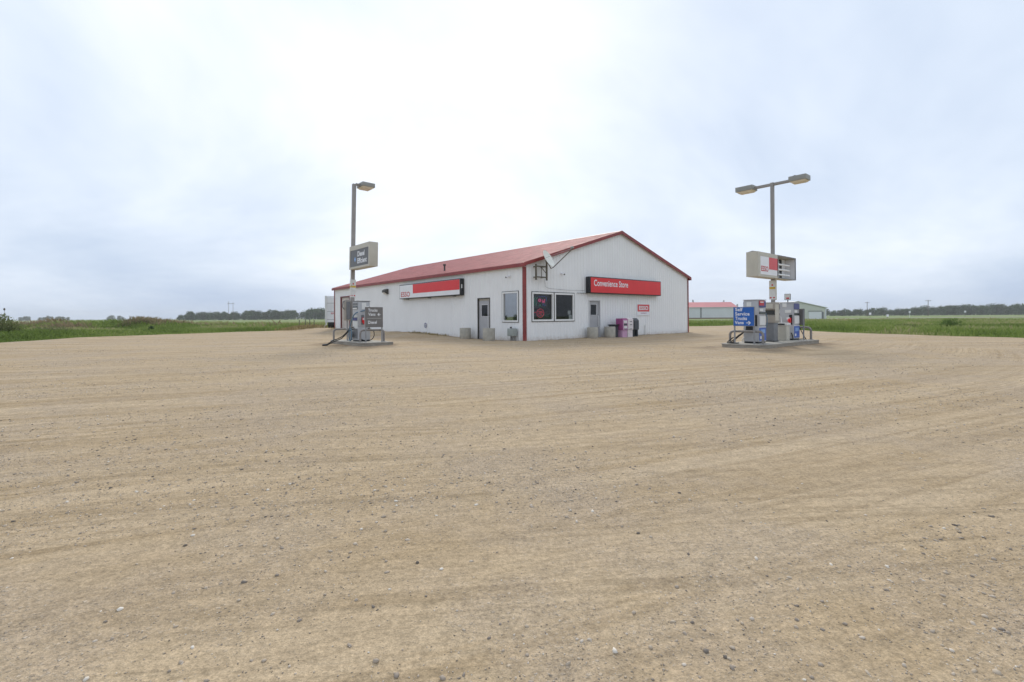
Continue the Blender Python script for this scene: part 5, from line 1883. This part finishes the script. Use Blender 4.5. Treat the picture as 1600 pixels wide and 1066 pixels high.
r_ = np.random.default_rng(40)
x = r_.normal(-50, 9, 11000)
y = r_.normal(60, 3.6, 11000)
cl = fbm(x * 0.2, y * 0.2, 3)
k = cl > 0.40
x, y, cl = x[k], y[k], cl[k]
blades('tall_weeds', x, y, (0.15 + 0.75 * smooth(0.42, 0.62, cl)) * (0.5 + 0.8 * r_.random(len(x))), 0.012 + 0.02 * r_.random(len(x)), 0.2 + 0.8 * (cl - 0.4) * 2 + 0.4 * (r_.random(len(x)) - 0.4), M_weed, 'brownish tall weeds covering the mound on the left', 'weeds', 41)
# taller dark sedge on the far right
x = r_.uniform(36, 72, 22000)
y = r_.uniform(31, 44, 22000)
k = (fbm(x * 0.15 + 3, y * 0.2, 3) > 0.44) & (lot_sdf(x, y) < -3)
x, y = x[k], y[k]
blades('tall_weeds', x, y, 0.55 * (0.6 + 0.6 * r_.random(len(x))), np.full(len(x), 0.022), 0.05 + 0.35 * r_.random(len(x)), M_grass, 'dark tall sedge right of the leafy shrub', 'weeds', 43)
# dry straw by the trailer
x = r_.normal(-20.2, 1.1, 5000)
y = r_.normal(47.4, 0.9, 5000)
blades('dry_grass', x, y, 0.10 + 0.22 * r_.random(len(x)), np.full(len(x), 0.022), r_.random(len(x)), M_straw, 'dry straw-coloured grass around the short posts', 'grass', 45)
# sparse weeds along the store's side wall
n_ = 1600
s_ = r_.uniform(6, 25, n_)
o_ = -0.12 - np.abs(r_.normal(0, 0.25, n_))
k = fbm(s_ * 0.5, o_ * 0 + 2, 2) > 0.45
s_, o_ = s_[k], o_[k]
x, y = CX + UX * o_ - UY * s_, CY + UY * o_ + UX * s_
blades('wall_weeds', x, y, 0.04 + 0.10 * r_.random(len(x)), np.full(len(x), 0.014), r_.random(len(x)), M_straw, 'thin dry weeds at the foot of the side wall', 'weeds', 47)

# ================================================================== trees and shrubs
M_leaf = tone_mat('leaf_clumps', [(0.0, (0.024, 0.046, 0.016)), (0.4, (0.045, 0.085, 0.026)), (0.75, (0.075, 0.125, 0.038)), (1.0, (0.11, 0.165, 0.055))], 0.8, transl=0.2)
M_shrub = tone_mat('shrub_leaves', [(0.0, (0.075, 0.125, 0.030)), (0.5, (0.13, 0.205, 0.045)), (1.0, (0.20, 0.28, 0.08))], 0.75, transl=0.4)
M_brush = tone_mat('brush_leaves', [(0.0, (0.11, 0.13, 0.05)), (0.5, (0.18, 0.21, 0.08)), (1.0, (0.27, 0.27, 0.13))], 0.8, transl=0.4)
M_bark = mat('bark', (0.10, 0.08, 0.06), 0.9, var=0.2)


def crown_mesh(name, lobes, n_, leaf, seed):
    """lobes: (cx,cy,cz,rx,ry,rz); leaf clumps as bent quads through the outer volume"""
    r_ = np.random.default_rng(seed)
    vol = np.array([l[3] * l[4] * l[5] for l in lobes]) ** 0.67
    pick = r_.choice(len(lobes), n_, p=vol / vol.sum())
    Lb = np.array(lobes)[pick]
    d = r_.normal(size=(n_, 3))
    d /= np.linalg.norm(d, axis=1)[:, None]
    rad = r_.random(n_) ** 0.35 * (0.8 + 0.35 * r_.random(n_))
    P = Lb[:, :3] + d * Lb[:, 3:] * rad[:, None]
    nrm = d + 0.9 * r_.normal(size=(n_, 3))
    nrm /= np.linalg.norm(nrm, axis=1)[:, None]
    t1 = np.cross(nrm, r_.normal(size=(n_, 3)))
    t1 /= np.linalg.norm(t1, axis=1)[:, None]
    t2 = np.cross(nrm, t1)
    s = leaf * (0.6 + 0.8 * r_.random(n_))[:, None]
    V = np.stack([P - t1 * s, P - t2 * s * 0.6 + nrm * s * 0.2, P + t1 * s, P + t2 * s * 0.6 - nrm * s * 0.15], 1)
    Fc = (np.arange(n_) * 4)[:, None] + np.array([0, 1, 2, 3])
    tn = np.clip(0.45 + 0.5 * (r_.random(n_) - 0.5) + 0.25 * (r_.random(len(lobes))[pick] - 0.5), 0, 1)
    return np_mesh(name, V.reshape(-1, 3), Fc, {'tone': np.repeat(tn, 4)})


def tree_proto(seed, hgt, wid, nleaf, leaf):
    r_ = random.Random(seed)
    o = thing('tree', 'tree', 'tree')
    lobes = []
    for k in range(7):
        a = r_.random() * 6.283
        q = r_.random() ** 0.6 * wid * 0.32
        z = hgt * (0.38 + 0.42 * r_.random())
        rr = wid * (0.20 + 0.14 * r_.random())
        lobes.append((q * math.cos(a), q * math.sin(a), z, rr, rr, rr * (0.8 + 0.4 * r_.random())))
    lobes.append((0, 0, hgt * 0.78, wid * 0.24, wid * 0.24, hgt * 0.22))
    lobes.append((0, 0, hgt * 0.22, wid * 0.52, wid * 0.42, hgt * 0.26))
    lobes.append((wid * 0.3, 0, hgt * 0.34, wid * 0.3, wid * 0.3, hgt * 0.26))
    lobes.append((-wid * 0.3, 0, hgt * 0.30, wid * 0.3, wid * 0.3, hgt * 0.26))
    tk = MB()
    tk.tube([(0, 0, -0.5), (0.1, 0, hgt * 0.3), (0, 0.1, hgt * 0.7)], [hgt * 0.03, hgt * 0.022, hgt * 0.008], 7)
    for l in lobes[:5]:
        tk.tube([(0.06, 0, hgt * 0.28), (l[0] * 0.5, l[1] * 0.5, (hgt * 0.28 + l[2]) / 2), (l[0], l[1], l[2])], [hgt * 0.012, hgt * 0.008, hgt * 0.003], 5)
    tk.build('trunk', M_bark, o, 60)
    link_mesh('crown', crown_mesh('crown', lobes, nleaf, leaf, seed), M_leaf, o)
    return o


tprotos = [tree_proto(100 + k, 9.5, 9.0 + 1.5 * (k % 3), 700, 0.58) for k in range(5)]
used = set()


def place_tree(x, y, sc, label, group, k=None, rz=None, sz=1.0):
    k = random.randrange(5) if k is None else k
    if k not in used:
        o = tprotos[k]
        used.add(k)
    else:
        o = copy_tree(tprotos[k])
    o.location = (x, y, -0.3)
    o.rotation_euler = (0, 0, random.random() * 6.28 if rz is None else rz)
    o.scale = (sc, sc, sc * sz)
    o['label'], o['group'] = label, group
    return o


LAB = 'dark leafy tree in the treeline between the left pole and the mound'
for i in range(52):
    px = 281 + i * 4.5 + random.uniform(-2.5, 2.5)
    Yt = 500 + random.uniform(-12, 25)
    h_ = 0.88 + 0.22 * (px > 385) + random.uniform(-0.24, 0.16)
    if 466 < px < 474:
        continue
    place_tree((px - 800) / 753 * Yt, Yt, h_ * (0.62 if px < 288 else 1), LAB, 'left treeline')
LAB = 'dark leafy tree in the long treeline right of the cream shed'
for i in range(80):
    px = 1294 + i * 4.3 + random.uniform(-2.5, 2.5)
    Yt = 450 + random.uniform(-15, 25)
    h_ = 0.62 + 0.40 * min(1, max(0, (px - 1330) / 200)) + random.uniform(-0.24, 0.14)
    place_tree((px - 800) / 753 * Yt, Yt, h_, LAB, 'right treeline')
LAB = 'tiny dark tree on the far horizon above the weedy mound'
for px in (32, 38, 44, 62, 68, 74, 80, 88, 93, 99, 106, 170, 175, 187, 192):
    Yt = 820 + random.uniform(-20, 20)
    place_tree((px - 800) / 753 * Yt, Yt, random.uniform(0.62, 0.92), LAB, 'far left trees')
# trees of the farmyard left of the frame, mirrored in the side window
LAB = 'broad low leafy bush outside the picture on the left'
for (x, y, s) in ((-118, 42, 0.24), (-119, 46.5, 0.30), (-117, 38, 0.2)):
    place_tree(x, y, s, LAB, 'bushes outside the picture on the left')


def spruce(label, loc, hgt, seed):
    o = thing('spruce_tree', label, 'tree', loc)
    r_ = np.random.default_rng(seed)
    MB().tube([(0, 0, -0.3), (0, 0, hgt)], [hgt * 0.02, 0.01], 6).build('trunk', M_bark, o)
    n_ = 500
    z = hgt * (0.1 + 0.9 * r_.random(n_) ** 1.3)
    rr = (hgt - z) * 0.24 * (0.5 + 0.6 * r_.random(n_))
    a = r_.random(n_) * 6.283
    P = np.stack([rr * np.cos(a), rr * np.sin(a), z], -1)
    od_ = np.stack([np.cos(a), np.sin(a), np.full(n_, -0.25)], -1)
    sd_ = np.stack([-np.sin(a), np.cos(a), np.zeros(n_)], -1)
    s = 0.45
    V = np.stack([P - sd_ * s * 0.5, P + sd_ * s * 0.5, P + od_ * s * 1.3], 1)
    me_ = np_mesh('crown', V.reshape(-1, 3), np.arange(n_ * 3).reshape(-1, 3), {'tone': np.repeat(r_.random(n_) * 0.7, 3)})
    link_mesh('crown', me_, M_leaf, o)
    return o


for k, (px, Yt, h_) in enumerate(((1083, 260, 9.9), (1131, 260, 9.6), (1152, 280, 8.0))):
    spruce(('pointed spruce top showing over the red shed roof, left one', 'pointed spruce top showing over the red shed roof, right one', 'small dark spruce beside the red shed roof end')[k],
           ((px - 800) / 753 * Yt, Yt, -0.3), h_, 60 + k)


def shrub(label, loc, lobes, n_, leaf, m_, seed, name='shrub'):
    o = thing(name, label, 'shrub', loc)
    tk = MB()
    for l in lobes:
        tk.tube([(0, 0, -0.1), (l[0] * 0.4, l[1] * 0.4, l[2] * 0.5), (l[0], l[1], l[2])], [0.03, 0.02, 0.008], 5)
    tk.build('stems', M_bark, o)
    link_mesh('foliage', crown_mesh('foliage', lobes, n_, leaf, seed), m_, o)
    return o


def tz(x, y):
    return float(terrain(np.array([float(x)]), np.array([float(y)]))[0])


shrub('leafy bright green shrub in the grass below the right utility pole', (36.0, 39.5, tz(36, 39.5)),
      [(0, 0, 0.62, 0.80, 0.7, 0.55), (-0.45, 0, 0.40, 0.50, 0.6, 0.38), (0.5, 0.1, 0.42, 0.45, 0.5, 0.38), (0.15, 0, 0.88, 0.34, 0.4, 0.28), (-0.25, 0.1, 0.78, 0.34, 0.4, 0.26)], 1000, 0.055, M_shrub, 70)
shrub('low dark bush left of the leafy green shrub', (31.8, 39.0, tz(31.8, 39)),
      [(0, 0, 0.35, 0.95, 0.7, 0.36), (-0.7, 0, 0.26, 0.6, 0.6, 0.26), (0.6, 0, 0.30, 0.5, 0.5, 0.28)], 1100, 0.055, M_brush, 71)
shrub('tall brushy bush at the far left edge of the picture', (-35.2, 33.0, tz(-35.2, 33)),
      [(0, 0, 0.7, 1.2, 1.0, 0.65), (-0.9, 0, 0.8, 1.0, 0.9, 0.75), (0.8, 0.1, 0.45, 0.8, 0.7, 0.45), (-1.9, 0, 0.7, 1.1, 0.9, 0.7), (0.1, 0, 1.1, 0.5, 0.5, 0.4)], 3200, 0.06, M_brush, 72)
shrub('brown-green bush right of the tall bush on the left', (-38.5, 40.5, tz(-38.5, 40.5)),
      [(0, 0, 0.5, 1.2, 0.8, 0.42), (1.2, 0, 0.4, 0.9, 0.7, 0.35), (-1.2, 0, 0.45, 1.0, 0.8, 0.4)], 1900, 0.06, M_brush, 73)
shrub('small dark shrub alone in the left field', (-39.0, 52.0, tz(-39, 52)), [(0, 0, 0.35, 0.30, 0.3, 0.35), (0.12, 0, 0.6, 0.22, 0.2, 0.2)], 420, 0.05, M_leaf, 74)
shrub('little shrub patch in the middle of the left field', (-33.0, 60.0, tz(-33, 60)), [(0, 0, 0.26, 0.45, 0.4, 0.24), (0.5, 0, 0.2, 0.35, 0.3, 0.2)], 420, 0.05, M_leaf, 75)
shrub('low green weed clump before the red-roofed shed', (24.2, 58.0, tz(24.2, 58)), [(0, 0, 0.3, 0.9, 0.6, 0.32), (1.0, 0, 0.22, 0.6, 0.5, 0.24), (-0.8, 0, 0.24, 0.5, 0.5, 0.24)], 900, 0.06, M_shrub, 76)
wd = thing('weed_stalk', 'thin weed stalk with dark seed head over the left bush', 'weed', (-35.6, 33.8, tz(-35.6, 33.8)))
MB().tube([(0, 0, -0.1), (0.03, 0, 1.0), (0.0, 0, 1.72)], [0.02, 0.014, 0.008], 5).build('stalk', M_bark, wd)
MB().lathe([(0.0, 1.68), (0.05, 1.73), (0.055, 1.80), (0.0, 1.88)], 8).build('seed_head', M_bark, wd, 60)

# ================================================================== haze
hz = MB().box(-1400, -60, -1.3, 1400, 1500, 24.0)
hm = bpy.data.materials.new('haze')
hm.use_nodes = True
t = hm.node_tree
t.nodes.clear()
out = t.nodes.new('ShaderNodeOutputMaterial')
pv = t.nodes.new('ShaderNodeVolumePrincipled')
pv.inputs['Color'].default_value = (0.97, 0.985, 1.0, 1)
pv.inputs['Density'].default_value = 0.00032
pv.inputs['Anisotropy'].default_value = 0.2
t.links.new(pv.outputs[0], out.inputs['Volume'])
tag(hz.build('haze', hm), 'thin pale haze over the prairie', 'haze', None, 'stuff')
